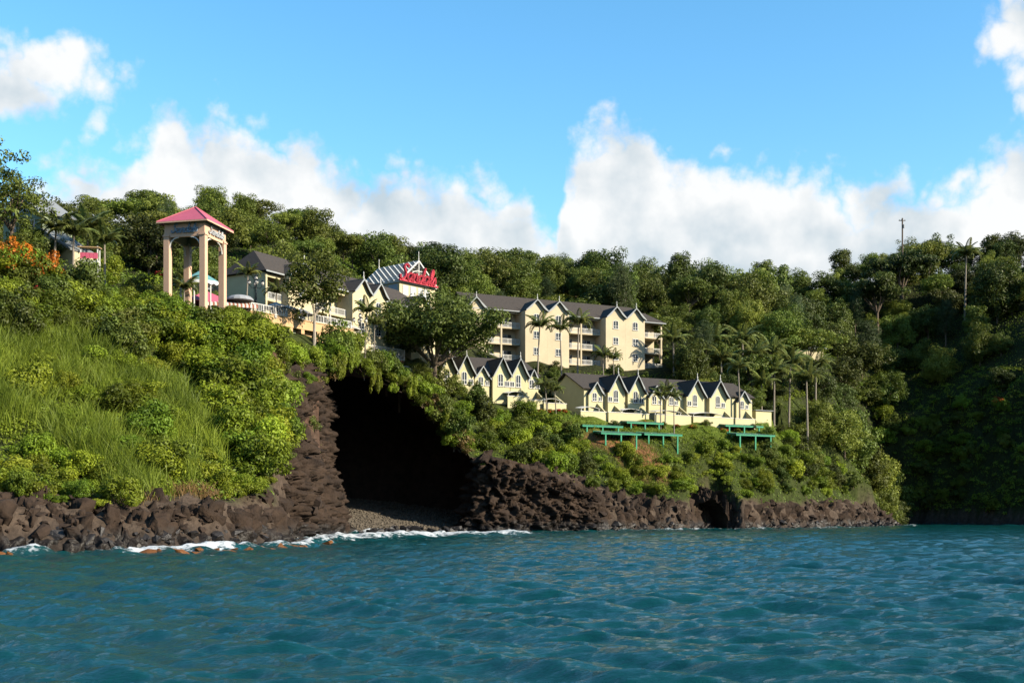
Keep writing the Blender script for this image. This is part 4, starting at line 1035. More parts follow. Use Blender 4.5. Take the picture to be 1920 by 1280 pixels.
# ---- lamp posts
def lamppost(px, py_top, py_b, d, label):
    p = P(px, py_b, d); h_ = ZP(py_top, d)-p.z
    T = thing('lamp_post', p, .3, label, 'lamp post', 'cast iron lamp posts')
    MB().lathe([(.22,-1.5),(.22,.3),(.12,.5),(.08,h_*.6),(.06,h_-.3)], 8).build('post', 'iron', T)
    for k in range(5):
        a = 2*math.pi*k/4; r_ = 0 if k == 4 else .85; zz = h_-.1 if k == 4 else h_-.75
        if k < 4: MB().tube([(0,0,h_-1.3), (r_*.6*math.cos(a), r_*.6*math.sin(a), h_-1.35), (r_*math.cos(a), r_*math.sin(a), zz-.2)], .04, 5).build('arm', 'iron', T)
        g = MB().lathe([(.08,-.2),(.22,-.05),(.24,.12),(.14,.28)], 8, (r_*math.cos(a), r_*math.sin(a), zz)).build('globe', 'globe', T)
        MB().lathe([(.26,.28),(.12,.42),(.02,.55)], 8, (r_*math.cos(a), r_*math.sin(a), zz)).build('cap', 'iron', g)
lamppost(480, 521, 578, 154, 'black five-globe lamp post left of the open parasols')
lamppost(675, 592, 645, 167, 'black five-globe lamp post at the right end of the terrace')
# ---- viewing deck left of the villas
p = P(697, 667, 184); q_ = P(758, 667, 190); ang = math.atan2(q_.y-p.y, q_.x-p.x); L_ = (q_-p).length
T = thing('viewing_deck', p, ang, 'timber viewing deck with white railing left of the big tree', 'deck')
MB().box(0, L_, 0, 4, -.3, 0).build('deck', 'roof_brown', T)
railing(T, (0,.05), (L_,.05), 0, 1.7, 'white', .22)
for x in (.2, L_/2, L_-.2): MB().box(x-.12, x+.12, .3, .54, -6, -.3).build('post', 'wood_pole', T)
p = P(750, 702, 187); q_ = P(802, 702, 191); ang = math.atan2(q_.y-p.y, q_.x-p.x); L_ = (q_-p).length
T = thing('viewing_deck', p, ang, 'lower timber deck with thin railing under the big tree', 'deck')
MB().box(0, L_, 0, 3, -.3, 0).build('deck', 'roof_brown', T); railing(T, (0,.05), (L_,.05), 0, 1.4, 'grey_trim', .3)
for x in (.2, L_-.2): MB().box(x-.12, x+.12, .3, .54, -6, -.3).build('post', 'wood_pole', T)
# ---- white gabled house at the far left
p = P(42, 470, 141); 
T = thing('gabled_house', (p.x, p.y, p.z-3), R(-35), 'pale green house with white gable half hidden by the left tree', 'house')
W_ = 8.0; hz = ZP(402, 141)-p.z+3; hp = ZP(364, 141)-p.z+3
MB().prism([(-W_/2,-2), (W_/2,-2), (W_/2,hz), (0,hp-.15), (-W_/2,hz)], 0, 4).build('wall', 'pale_green', T)
MB().prism([(-W_/2+.6,hz+.05), (W_/2-.6,hz+.05), (0,hp-.5)], -.08, -.005).build('gable_panel', 'white', T)
for sg in (-1, 1): MB().slab([(0,-.7,hp), (sg*(W_/2+.6),-.7,hz-.35), (sg*(W_/2+.6),4.3,hz-.35), (0,4.3,hp)], .16).build('roof', 'roof_pale', T)
bargeboard(T, -W_/2-.6, 0, W_/2+.6, hz-.3, hp+.03, -.75, 'white', .3, .05)
for x in (-2, 0, 2): window(T, x, 0, hz-2.4, 1.1, 1.4, 0, 1)
MB().slab([(W_/2,-.3,hz-2.2), (W_/2+6,-.3,hz-5.4), (W_/2+6,3,hz-5.4), (W_/2,3,hz-2.2)], .2).build('stair_roof', 'roof_pale', T)
MB().prism([(W_/2+.01,-3),(W_/2+5.9,-3),(W_/2+5.9,hz-5.7),(W_/2+.01,hz-2.6)], .2, 2.8).build('stair_wall', 'wall_cream', T)
# ---- cabana with pink canopy
p = P(169, 497, 131); g_ = float(Z(p.x, p.y)); T = thing('cabana', (p.x, p.y, min(g_, p.z)), R(10), 'small cabana with tan roof and pink drapes on the left slope', 'cabana'); b0 = p.z-min(g_, p.z)
for x, y in ((-.9,-.6), (.9,-.6), (.9,.8), (-.9,.8)): MB().box(x-.06, x+.06, y-.06, y+.06, -1, b0+2.0).build('post', 'white', T)
MB().slab([(-1.2,-.9,b0+1.9), (1.1,-.9,b0+1.9), (1.1,1.1,b0+2.15), (-1.2,1.1,b0+2.15)], .12).build('roof', 'tan_roof', T)
mb = MB()
for k in range(9):
    a, b_ = -.95+1.9*k/9, -.95+1.9*(k+1)/9; s_ = .25*(k % 2)
    mb.add([(a,-.66-.06*s_,b0+1.25), (b_,-.66,b0+1.25), (b_,-.72,b0+.62+.15*s_), (a,-.75,b0+.55)], [(0,1,2,3)])
mb.build('drape', 'pink_canvas', T)
MB().box(-1.0, 1.0, -.55, .7, b0-.1, b0+.42).build('bench', 'white', T)
# ---- roofs on the right slope
_r = ray(1512, 668); p = P(1512, 652, _r[1]); g_ = float(Z(p.x, p.y)); T = thing('hillside_house', (p.x, p.y, g_), R(15), 'grey metal roofed house hidden in trees above the palms', 'house'); zq = p.z-g_
MB().box(-4.6, 4.6, 0, 7, -2, zq-.1).build('wall', 'wall_cream', T); hip_roof(T, -4.6, 4.6, 0, 7, zq, zq+1.3, 1.5, 1.5, .6, 'roof_pale')
_r = ray(1910, 540); p = P(1910, 524, _r[1]); g_ = float(Z(p.x, p.y)); T = thing('hillside_house', (p.x, p.y, g_), R(-15), 'brown roofed house at the right edge of the hill', 'house'); zq = max(p.z-g_, 2)
MB().box(-4, 5, 0, 7, -2, zq-.1).build('wall', 'wall_cream', T); hip_roof(T, -4, 5, 0, 7, zq, zq+1.6, 1.5, 1.5, .6, 'roof_brown')
# ---- utility pole on the ridge
x, y = XY(1692, 352); g_ = float(Z(x, y)); tz = ZP(409, 352)
T = thing('utility_pole', (x, y, g_), 0, 'wooden utility pole with crossarm on the right ridge', 'utility pole')
MB().lathe([(.30,-1),(.22,tz-g_)], 8).build('pole', 'wood_pole', T)
MB().beam((-1.0,.25,tz-g_-.7), (1.0,.25,tz-g_-.7), .18, .18).build('crossarm', 'wood_pole', T)
for xx in (-.85, -.3, .85): MB().lathe([(.06,0),(.10,.15),(.05,.35)], 6, (xx,.25,tz-g_-.6)).build('insulator', 'grey_trim', T)
MB().lathe([(.28,0),(.28,1.0),(.1,1.1)], 8, (.35,-.1,tz-g_-3.0)).build('transformer', 'grey_trim', T)

# ---- solar tables with green frames
def solar(px0, px1, py0, d, label, leg=1.9):
    a = P(px0, py0, d); ang = R(24); b_k = (px1-960)/F; U_ = Vector((math.cos(ang), math.sin(ang), 0))
    L_ = (b_k*a.y-a.x)/(U_.x-b_k*U_.y); T = thing('solar_table', a, ang, label, 'solar panel', 'solar panel tables on the slope')
    tl = math.tan(R(8)); D = 2.9
    for y in (0, D): MB().beam((-.1,y,y*tl-.13), (L_+.1,y,y*tl-.16), .2, .36).build('beam', 'green_paint', T)
    for x in (.05, L_/2, L_-.05): MB().beam((x,.05,-.2), (x,D-.05,D*tl-.2), .12, .12).build('rafter', 'green_paint', T)
    n = 6
    for k in range(n):
        x0, x1 = L_*k/n+.03, L_*(k+1)/n-.03
        p_ = MB().slab([(x0,-.15,-.02), (x1,-.15,-.02), (x1,D+.15,(D+.15)*tl+.02), (x0,D+.15,(D+.15)*tl+.02)], .05).build('solar_panel', 'panel', T)
    for x in (.8, L_/2, L_-.8):
        for y in (.08, D-.08):
            w = T.matrix_basis @ Vector((x, y, 0)) if False else a+U_*x+Vector((-math.sin(ang), math.cos(ang), 0))*y
            bot = float(Z(w.x, w.y))-a.z-.3
            MB().beam((x,y,min(bot,-.6)), (x,y,y*tl-.2), .24, .24).build('leg', 'green_paint', T)
for a in SOL: solar(*a)
# ------------------------------------------------------------------ plants
def unit(n, g):
    d = g.normal(size=(n, 3)); return d/np.linalg.norm(d, axis=1, keepdims=True)
def leaves(c, nrm, size, g, aspect=.48, droop=0.0):
    """one pointed leaf spray (a folded rhombus) per point"""
    n = len(c); t = np.cross(nrm, unit(n, g)); t[:, 2] -= droop; t /= np.linalg.norm(t, axis=1, keepdims=True)+1e-9
    b = np.cross(nrm, t); b /= np.linalg.norm(b, axis=1, keepdims=True)+1e-9
    s = (size*g.uniform(.6, 1.35, n))[:, None]
    V = np.stack([c-t*s*.5, c+b*s*aspect*.5+nrm*s*.10, c+t*s*.5, c-b*s*aspect*.5+nrm*s*.10], 1)
    return V.reshape(-1, 3), np.arange(4*n).reshape(-1, 4)
def crown_mesh(seed, Rx, Hc, z0, ncl, rc, nl, leaf, m, flat=.75, shell=.5, lift=0.0, aspect=.5, dome=False):
    g = np.random.default_rng(seed); d = unit(ncl, g)
    if dome: d[:, 2] = np.abs(d[:, 2])*.9-.1
    rad = g.uniform(shell, 1, ncl)[:, None]
    C_ = d*rad*np.array([Rx-rc*.6, Rx-rc*.6, Hc/2-rc*.4])+np.array([0, 0, z0+Hc/2])
    C_ += g.normal(size=C_.shape)*.12*Rx
    rcs = rc*g.uniform(.6, 1.3, ncl); cl_t = g.uniform(0, 1, ncl)
    P_, N_, T_ = [], [], []
    for i in range(ncl):
        k = int(nl*(rcs[i]/rc)**2); u = unit(k, g); r_ = rcs[i]*g.uniform(.55, 1.05, k)[:, None]
        P_.append(C_[i]+u*r_*np.array([1, 1, flat])); nn = u*.9+np.array([0, 0, .35])+g.normal(size=(k, 3))*.45
        N_.append(nn/np.linalg.norm(nn, axis=1, keepdims=True)); T_.append(np.clip(.55*cl_t[i]+.45*g.uniform(0, 1, k), 0, 1))
    P_, N_, T_ = np.vstack(P_), np.vstack(N_), np.concatenate(T_)
    V, Fq = leaves(P_, N_, leaf, g, aspect)
    return np_mesh('crown', V, Fq, MATS[m], tint=np.repeat(T_, 4)), C_
def trunk_mesh(seed, r0, z0, tips, bark='bark', lean=(0, 0), n_limb=9, fork=.55):
    root = -1.5 if r0 > .1 else -.25
    g = np.random.default_rng(seed); mb = MB(); top = Vector((lean[0], lean[1], z0*fork))
    mid = Vector((lean[0]*.4+g.normal()*.1, lean[1]*.4, z0*fork*.5))
    mb.tube([(0,0,root), mid, top], [r0*1.25, r0*.9, r0*.72], 7)
    for i in g.permutation(len(tips))[:n_limb]:
        e = Vector(tips[i]); m_ = top.lerp(e, .5)+Vector((g.normal()*.3, g.normal()*.3, .35))
        mb.tube([top-Vector((0,0,.3)), m_, e], [r0*.5, r0*.3, r0*.08], 5)
    return mb.mesh('trunk', bark)
KIND = {}
def kind(name, variants): KIND[name] = variants
def mk(n, sd, m, bark='bark', r0=.22, **kw):
    out = []
    for i in range(n):
        me, tips = crown_mesh(sd+i, m=m, **kw); out.append((me, trunk_mesh(sd+i, r0, kw['z0']+kw['Hc']*.35, tips, bark)))
    return out
kind('forest', mk(5, 100, 'leaf_forest', Rx=5.2, Hc=9.6, z0=.6, ncl=62, rc=1.55, nl=155, leaf=.44))
kind('forest_light', mk(3, 140, 'leaf_forest_light', Rx=5.0, Hc=9.2, z0=.4, ncl=68, rc=1.35, nl=145, leaf=.40))
kind('dark', mk(3, 180, 'leaf_dark', Rx=5.4, Hc=9.6, z0=.5, ncl=62, rc=1.65, nl=140, leaf=.50))
kind('umbrella', mk(2, 220, 'leaf_dark', Rx=8.5, Hc=4.6, z0=8.0, ncl=60, rc=1.7, nl=120, leaf=.6, flat=.5, r0=.45, dome=True))
kind('big', mk(1, 240, 'leaf_dark', Rx=9.2, Hc=8.0, z0=3.9, ncl=150, rc=1.7, nl=150, leaf=.46, flat=.65, r0=.35, shell=.6, dome=True))
kind('feather', mk(3, 260, 'leaf_feather', Rx=2.2, Hc=9.0, z0=2.0, ncl=46, rc=.9, nl=90, leaf=.65, flat=1.2, aspect=.12, r0=.16))
kind('slim', mk(1, 280, 'leaf_forest_light', 'bark_pale', Rx=4.0, Hc=6.6, z0=3.0, ncl=54, rc=1.05, nl=105, leaf=.36, r0=.17, shell=.35))
kind('left', mk(1, 290, 'leaf_forest', Rx=4.6, Hc=6.0, z0=3.2, ncl=46, rc=1.1, nl=110, leaf=.32, flat=.5, r0=.25, shell=.4))
kind('small_round', mk(2, 300, 'leaf_dark', Rx=2.4, Hc=3.6, z0=1.0, ncl=30, rc=.85, nl=110, leaf=.38))
kind('shrub', mk(5, 320, 'leaf_bank', Rx=1.7, Hc=2.5, z0=.05, ncl=26, rc=.58, nl=170, leaf=.205, r0=.07))
kind('shrub_bright', mk(4, 340, 'leaf_bank_bright', Rx=1.6, Hc=2.1, z0=.0, ncl=26, rc=.56, nl=165, leaf=.19, r0=.06))
kind('shrub_dark', mk(3, 360, 'leaf_forest', Rx=1.8, Hc=2.6, z0=.0, ncl=26, rc=.60, nl=160, leaf=.23, r0=.07))
kind('vine', mk(3, 380, 'leaf_bank_bright', Rx=1.5, Hc=1.1, z0=-.15, ncl=22, rc=.46, nl=140, leaf=.19, r0=.05))
kind('dry', mk(2, 400, 'leaf_dry', Rx=1.1, Hc=1.5, z0=.0, ncl=14, rc=.5, nl=60, leaf=.26, r0=.06))
def flowers(sd, m, Rx, Hc, n=2):
    out = []
    for i in range(n):
        a, tips = crown_mesh(sd+i, Rx, Hc, .05, 20, .5, 90, .22, 'leaf_bank'); b, _ = crown_mesh(sd+50+i, Rx*1.06, Hc*1.08, .1, 16, .42, 60, .22, m)
        out.append((a, trunk_mesh(sd+i, .05, .6, tips), b))
    kind_name = m; KIND[kind_name] = out
flowers(420, 'flower_red', 1.1, 1.2); flowers(440, 'flower_orange', 1.5, 1.5); flowers(460, 'flower_pink', 1.2, 1.4)
ORD = ['first','second','third','fourth','fifth','sixth','seventh','eighth','ninth','tenth','eleventh','twelfth','thirteenth','fourteenth','fifteenth','sixteenth','seventeenth','eighteenth','nineteenth','twentieth']
def nth(i): return ORD[i] if i < 20 else ('twenty-'+ORD[i-20] if i < 29 else f'{i+1}th')
PLANTS = []     # (root, look, zone, category, group)
def plant(kd, x, y, s, look, zone, cat, group, name, rz=None, sz=1.0, z=None, label=None):
    v = KIND[kd]; v = v[rnd.randrange(len(v))]
    o = bpy.data.objects.new(name, None); COL.objects.link(o); o.empty_display_size = .3
    o.location = (x, y, float(Z(x, y)) if z is None else z); o.rotation_euler = (0, 0, rnd.uniform(0, 6.28) if rz is None else rz); o.scale = (s*rnd.uniform(.85, 1.18), s*rnd.uniform(.85, 1.18), s*sz)
    link('crown' if cat == 'tree' else 'foliage', v[0], o); link('trunk' if cat == 'tree' else 'stem', v[1], o)
    if len(v) > 2: link('blossom', v[2], o)
    if label: tag(o, label, cat, group)
    else: PLANTS.append((o, look, zone, cat, group))
    return o
# ---- named trees
def hero(kd, px, d, s, label, sz=1.0, rz=None, py=None, name='tree'):
    x, y = XY(px, d); z = None
    if py is not None: z = ZP(py, d)
    return plant(kd, x, y, s, None, None, 'tree', None, name, rz, sz, z, label)
hero('big', 815, 190, 1.28, 'big dark spreading tree in front of the left villa row', .95, 1.0)
hero('slim', 590, 153, 1.25, 'slim pale trunked tree standing against the peach terrace', 1.0, 2.0, 640)
hero('left', 22, 130, 1.05, 'spreading tree rising at the left edge of the picture', 1.0, .4)
hero('left', -40, 128, 1.2, 'tall tree half cut off by the left edge', 1.15, 2.4)
hero('umbrella', 1690, 345, 1.2, 'broad flat crowned tree right under the utility pole', 1.2)
hero('umbrella', 1645, 340, 1.0, 'smaller flat crowned tree left of the utility pole', 1.3)
hero('feather', 316, 205, .85, 'thin wispy tree on the skyline above the pink tower', 1.0, name='wispy_tree')
hero('feather', 940, 262, 1.15, 'pointed conifer on the skyline above the apartment block', 1.0, name='conifer_tree')
hero('feather', 1316, 318, .95, 'thin bare topped tree poking above the middle skyline', 1.1, name='wispy_tree')
hero('forest', 1870, 322, 1.5, 'tall tree on the skyline near the right edge', 1.1)
hero('small_round', 1018, 220, 1.0, 'dark round tree between the two villa rows')
hero('small_round', 1040, 224, .8, 'smaller dark round tree behind the right villa row roof')
hero('small_round', 1142, 230, .85, 'dark round tree at the foot of the apartment block')
hero('forest_light', 955, 214, .62, 'light green tree between big dark tree and apartment block')
hero('forest_light', 915, 212, .7, 'yellow green tree behind the big dark tree')
for i, (px, d, s, kd, sz) in enumerate([(1640,284,1.35,'forest_light',1.3), (1600,274,1.15,'forest',1.3), (1668,296,1.2,'forest_light',1.35), (1615,266,.8,'forest_light',1.1), (1655,276,.95,'forest_light',1.1), (1570,266,1.0,'forest',1.1), (1625,280,1.0,'forest',1.3), (1672,286,.7,'forest',1.0), (1590,262,.5,'forest_light',1.0), (1545,258,.5,'dark',1.0)]):
    x, y = XY(px, d); plant(kd, x, y, s, 'vine hung tree', 'on the bluff right of the palms', 'tree', 'trees on the bluff', 'bluff_tree', None, sz)
hero('forest', 50, 133, .5, 'small bushy tree before the pale green house'); hero('forest', 108, 138, .42, 'bushy tree just right of the pale green house'); hero('forest_light', 128, 143, .6, 'light green tree behind the left palms')
hero('forest', 862, 236, .8, 'bushy tree at the left end of the apartment block'); hero('forest', 838, 226, .7, 'bushy tree between the red sign and the apartment block')
hero('forest_light', 852, 193, .42, 'small light tree under the big dark tree crown'); hero('forest', 790, 189, .36, 'small bushy tree at the left end of the left villas')
hero('forest_light', 745, 196, .45, 'small bushy tree right of the viewing deck')
# ---- forest on the hill
zones = [(-999,180,'left of the pink roofed tower'),(180,440,'behind the pink roofed tower'),(440,660,'behind the left hotel roofs'),(660,840,'behind the red roof sign'),(840,985,'above the apartment block left half'),
         (985,1240,'above the apartment block right half'),(1240,1430,'right of the apartment block'),(1430,1640,'above the coconut palms'),(1640,1790,'below the utility pole'),(1790,9999,'near the right edge')]
def zone_of(px): return next(n for a, b, n in zones if a <= px < b)
blocked = []
def block(f, u0, u1, v0, v1, pad=2.0): blocked.append((f, u0-pad, u1+pad, v0-pad, v1+pad))
block(FR['apart'], -2, 45, -4, 11, 2); block(FR['villa_a'], -1, 23, -5, 12, 1); block(FR['villa_b'], -1, 38, -4.6, 13, .8); block(FR['hotel'], -6, 36, -3, 10, 2.5); block(FR['terrace'], -3, 22, -2, 12, 2); block(FR['tower'], -8, 2, -2, 8, 1); block(PAVF, -1, 9, -1, 10, 3)
def free(x, y):
    for f, a, b, c, d in blocked:
        p_ = Vector((x, y, 0))-Vector((f.O.x, f.O.y, 0)); u, v = p_.dot(f.U), p_.dot(f.V)
        if a < u < b and c < v < d: return False
    return True
def visible(x, y, z, tol=0.0):
    """is this point seen over the bare ground in front of it"""
    d = np.arange(75, y-3, 1.5)
    if len(d) == 0: return True
    return bool(np.all(Z(x*d/y, d) < H+(z-H)*d/y+tol))
pts = []
for iy in range(24):
    for ix in range(60):
        y = 172+iy*8.6+rnd.uniform(-3, 3); x = -75+ix*8.2+(iy % 2)*4.1+rnd.uniform(-2.8, 2.8)
        if x > 205 or y > 375: continue
        zg = float(Z(x, y)); sd = float(G2(SD, x, y))
        if sd < 6 or zg < 10 or not free(x, y): continue
        px, py = to_px(x, y, zg)
        if px < -120 or px > 2010 or (px > 1690 and py > 735): continue
        if x < -30 and y < 178 and px > 250: continue
        if 640 < px < 1480 and y < 236 and px < 1440: continue
        if px > 1440 and y < 246: continue
        if 960 < px < 1290 and y < 264: continue
        if not visible(x, y, zg+9.5): continue
        pts.append((x, y, px, zg))
kind('tall', mk(2, 600, 'leaf_forest', Rx=3.4, Hc=12.0, z0=1.0, ncl=58, rc=1.3, nl=120, leaf=.48))
kind('spread', mk(2, 620, 'leaf_forest_light', Rx=6.2, Hc=5.2, z0=5.0, ncl=50, rc=1.5, nl=120, leaf=.48, flat=.55, dome=True))
for x, y, px, zg in pts:
    n_ = float(fbm(np.array([x*.03]), np.array([y*.03]), 91)[0]); r_ = rnd.random()
    kd = 'dark' if (px > 1430 and r_ < .4) or r_ < .20 else ('forest_light' if (n_ > .47 and r_ < .85) or r_ > .88 else 'forest')
    r2 = rnd.random()
    if r2 < .05 and px > 700: kd = 'feather'
    elif r2 < .15 and px > 700: kd = 'tall'
    elif r2 < .24: kd = 'spread'
    s = rnd.uniform(.66, 1.28)*(1.25 if kd == 'feather' else 1)*(1.0 if 700 < px < 1500 else .90 if px > 1500 else .70)
    if 1200 < px < 1460 and y < 275: s *= .7
    look = {'dark':'dark green broadleaf tree','forest_light':'light green bushy tree','forest':'mid green broadleaf tree','feather':'wispy feathery tree','tall':'tall narrow tree','spread':'flat spreading tree'}[kd]
    plant(kd, x, y, s, look, zone_of(px), 'tree', 'trees of the forest on the hill', 'forest_tree', None, rnd.uniform(.85, 1.2))
print('forest trees', len(pts))
for i, px in enumerate(range(1268, 1560, 24)):
    x, y = XY(px, 246+rnd.uniform(-3, 8)); plant(rnd.choice(['forest','dark']), x, y, rnd.uniform(.38, .6), 'low bushy tree', 'under the coconut palms', 'tree', 'trees under the palms', 'understorey_tree', None, 1.0)
# ---- palms
def frond_mesh(seed, L_, droop, wid=.62):
    g = np.random.default_rng(seed); mb = MB(); n = 15; pts_ = []
    for i in range(n+1):
        t_ = i/n; a = .75-droop*t_; pts_.append(None)
    x = z = 0.0; pl = [(0., 0.)]
    for i in range(n):
        a = .95-droop*(i/n)**1.1; x += L_/n*math.cos(a); z += L_/n*math.sin(a); pl.append((x, z))
    V, F_, T_ = [], [], []
    def q(p): F_.append(tuple(range(len(V), len(V)+4))); V.extend(p); T_.extend([g.uniform(.2, 1)]*4)
    for i in range(n):
        (x0, z0), (x1, z1) = pl[i], pl[i+1]; w = .035*(1-i/n)+.01
        q([(x0,-w,z0), (x0,w,z0), (x1,w,z1), (x1,-w,z1)])
        if i < 1: continue
        for hlf in (0, .5):
            xc, zc = x0+(x1-x0)*hlf, z0+(z1-z0)*hlf; ll = wid*math.sin(math.pi*min(1, .18+.8*i/n))**.7*(1.05-.3*i/n)
            for sgn in (-1, 1):
                fw = .45*ll; hang = ll*(.25+.35*g.random())
                e = (xc+fw, sgn*ll*.85, zc-hang); m_ = (xc+fw*.5, sgn*ll*.45, zc+.02)
                q([(xc,0,zc), (m_[0]-.11,m_[1],m_[2]), e, (m_[0]+.11,m_[1],m_[2])])
    return np_mesh('frond', V, F_, MATS['leaf_palm'], tint=T_)
FROND = [frond_mesh(500+i, 3.6, dr, .8) for i, dr in enumerate((1.2, 1.7, 2.2, 2.7))]
NUT = MB().lathe([(.02,-.16),(.13,-.06),(.14,.06),(.02,.17)], 6).mesh('coconut', 'roof_brown')
def palm(px, py, d, label, s=1.0, nf=14, base=None, lean=0.0):
    """crown centre at photo (px,py); trunk runs down to the ground"""
    p = P(px, py, d); bx = p.x-lean; g_ = float(Z(bx, d)); h_ = max(1.2, p.z-g_)
    T = thing('palm_tree', (bx, d, g_), 0, label, 'palm', 'palm trees')
    n = 7; mb = MB(); mb.tube([(lean*(i/n)**1.8, .0, -1+(h_+1)*i/n) for i in range(n+1)], [.20*s-.09*s*i/n for i in range(n+1)], 7)
    mb.build('trunk', 'palm_bark', T)
    for k in range(nf):
        t_ = k/nf; a = k*2.39996+rnd.uniform(-.2, .2); lv = min(3, int(t_*4))
        o = link('frond', FROND[lv], T, (lean, 0, h_)); o.rotation_euler = (0, rnd.uniform(-.15, .15)-(.35 if lv == 0 else 0), a); o.scale = (s*rnd.uniform(.85, 1.1),)*3
    return T
PALMS = [
 (465,515,158,'slender palm left of the black lamp post near the hotel',.62),(519,548,160,'palm behind the open parasols on the terrace',.62),(688,585,176,'palm against the gabled hotel wing',.75),(702,608,177,'lower palm beside the right lamp post',.6),
 (1012,612,231,'palm in front of the apartment block twin gables',.95),(1050,618,230,'middle palm in front of the apartment block',.9),(1085,606,231,'tall palm in front of the apartment block balconies',1.0),(1130,668,228,'low palm behind the right villa roofs',.75),(1150,672,229,'small palm at the foot of the apartment block',.7),
 (1022,725,205,'palm between the two villa rows',.75),(1040,732,206,'short palm left of the right villa gable wall',.65),
 (1238,742,212,'left palm of the trio before the right villas',.62),(1250,732,213,'tallest palm of the trio before the right villas',.66),(1263,744,212,'right palm of the trio before the right villas',.58),
 (1384,690,226,'tall thin palm rising before the right end villa',.9),
 (1262,640,252,'palm right behind the apartment block corner',1.0),(1300,668,250,'coconut palm just right of the apartment block',1.05),(1335,640,256,'high coconut palm with bright fronds',1.15),(1352,676,250,'coconut palm above the right villa roofs',1.1),(1392,640,258,'upper middle coconut palm of the grove',1.2),
 (1412,668,252,'coconut palm above the villa row right end',1.15),(1445,660,258,'coconut palm in the centre of the grove',1.15),(1452,700,248,'low coconut palm at the villa row right end',1.05),(1482,684,254,'coconut palm left of the dark bluff',1.1),(1512,712,250,'leaning coconut palm before the dark bluff',1.15),
 (1530,688,258,'rearmost coconut palm beside the bluff',1.1),(1428,720,244,'short coconut palm behind the yellow shed',.95),
 (1812,478,332,'royal palm on the right skyline',1.25),(105,432,134,'left palm beside the pale green house',.8),(138,440,134,'middle palm right of the pale green house',.8),(166,430,138,'tall palm left of the pink tower',.85),(196,455,138,'low palm left of the pink tower',.75),
 (345,540,137,'short bushy palm inside the tower posts',.6)]
for (px, py, d, lb, s) in PALMS: palm(px, py, d, lb, s*(1.3 if d > 240 else 1.12), 17, None, rnd.uniform(-.5, .5)*s)
# ---- shrubs by regions of the photo
LIMX, LIMY = [0,120,280,300,420,470,500,520,560,640,700], [415,440,500,545,566,578,592,615,640,640,645]
def in_poly(px, py, poly): return bool(inside(np.array(px), np.array(py), poly))
def scatter(poly, n, kinds, smin, smax, zone, group, look, mind=.9, name='shrub', sink=.25):
    xs = [p[0] for p in poly]; ys = [p[1] for p in poly]; got = []; tries = 0
    while len(got) < n and tries < n*14:
        tries += 1; px, py = rnd.uniform(min(xs), max(xs)), rnd.uniform(min(ys), max(ys))
        if not in_poly(px, py, poly): continue
        h_ = ray(px, py)
        if not h_ or not free(*h_): continue
        x, y = h_; s = rnd.uniform(smin, smax)
        if any((x-a)**2+(y-b)**2 < (mind*(s+c)*.5)**2 for a, b, c in got): continue
        if x < -14:
            while s > .45 and to_px(x, y, float(Z(x, y))+2.3*s)[1] < np.interp(px, LIMX, LIMY): s *= .8
            if s <= .45: continue
        got.append((x, y, s)); kd = rnd.choice(kinds)
        lk = {'shrub':'leafy green','shrub_bright':'bright green','shrub_dark':'dark green','vine':'creeping bright','dry':'dry brown'}.get(kd, 'leafy')
        plant(kd, x, y, s, f'{lk} {look}', zone, 'shrub', group, name, None, rnd.uniform(.8, 1.2), float(Z(x, y))-sink*s)
    return got
LB1 = [(330,560),(420,590),(500,600),(548,690),(548,790),(520,880),(470,905),(430,830),(400,740),(330,660),(250,600)]
scatter(LB1, 62, ['shrub','shrub','shrub_bright'], 1.2, 2.2, 'on the steep bank below the tower', 'shrubs on the left bank', 'shrub', .75)
LB2 = [(0,470),(90,480),(200,520),(330,570),(345,700),(240,690),(140,650),(0,630)]
scatter(LB2, 52, ['shrub','shrub_bright','shrub_dark'], .9, 1.6, 'on the crest of the left bank', 'shrubs on the left bank', 'shrub', .8)
LB5 = [(40,600),(250,660),(380,800),(400,900),(300,920),(180,840),(40,760)]
scatter(LB5, 40, ['shrub','shrub_bright','shrub_bright','vine'], .5, 1.5, 'amid the tall grass', 'shrubs on the left bank', 'shrub', .9)
LB3 = [(0,850),(80,850),(190,900),(200,945),(120,940),(0,930)]
scatter(LB3, 16, ['vine','vine','shrub_bright'], .8, 1.3, 'above the lava at lower left', 'shrubs on the left bank', 'creeper', .7, 'creeper')
LB4 = [(380,880),(470,900),(500,925),(420,935)]
scatter(LB4, 7, ['vine','shrub_bright'], .6, 1.0, 'above the lava left of the cove', 'shrubs on the left bank', 'creeper', .7, 'creeper')
CV = [(540,655),(610,655),(660,690),(640,730),(600,720),(560,760),(540,720)]
scatter(CV, 9, ['shrub_dark','dry','shrub'], .7, 1.2, 'on the cliff top under the terrace', 'shrubs on the cove rim', 'shrub', .8)
CV2 = [(600,640),(690,655),(760,690),(830,760),(900,840),(860,860),(800,800),(730,725),(640,690)]
scatter(CV2, 14, ['shrub_dark','shrub','dry','shrub'], .9, 1.5, 'along the rim of the dark cove', 'shrubs on the cove rim', 'shrub', .75)
HD1 = [(700,660),(800,700),(900,745),(1000,775),(1060,800),(1110,860),(1090,900),(960,865),(890,845),(820,770)]
scatter(HD1, 42, ['shrub','shrub_bright','shrub_bright','shrub_dark'], .9, 1.8, 'on the slope below the left villas', 'shrubs on the headland', 'shrub', .72)
HD2 = [(1110,850),(1300,850),(1340,800),(1400,850),(1450,860),(1430,925),(1250,925),(1130,910)]
scatter(HD2, 44, ['vine','shrub_bright','shrub'], .6, 1.3, 'on the slope below the solar tables', 'shrubs on the headland', 'shrub', .7)
HD3 = [(1430,825),(1545,835),(1590,920),(1500,925),(1430,890)]
scatter(HD3, 26, ['shrub','shrub_dark','shrub_bright'], .9, 1.6, 'near the headland tip', 'shrubs on the headland', 'shrub', .7)
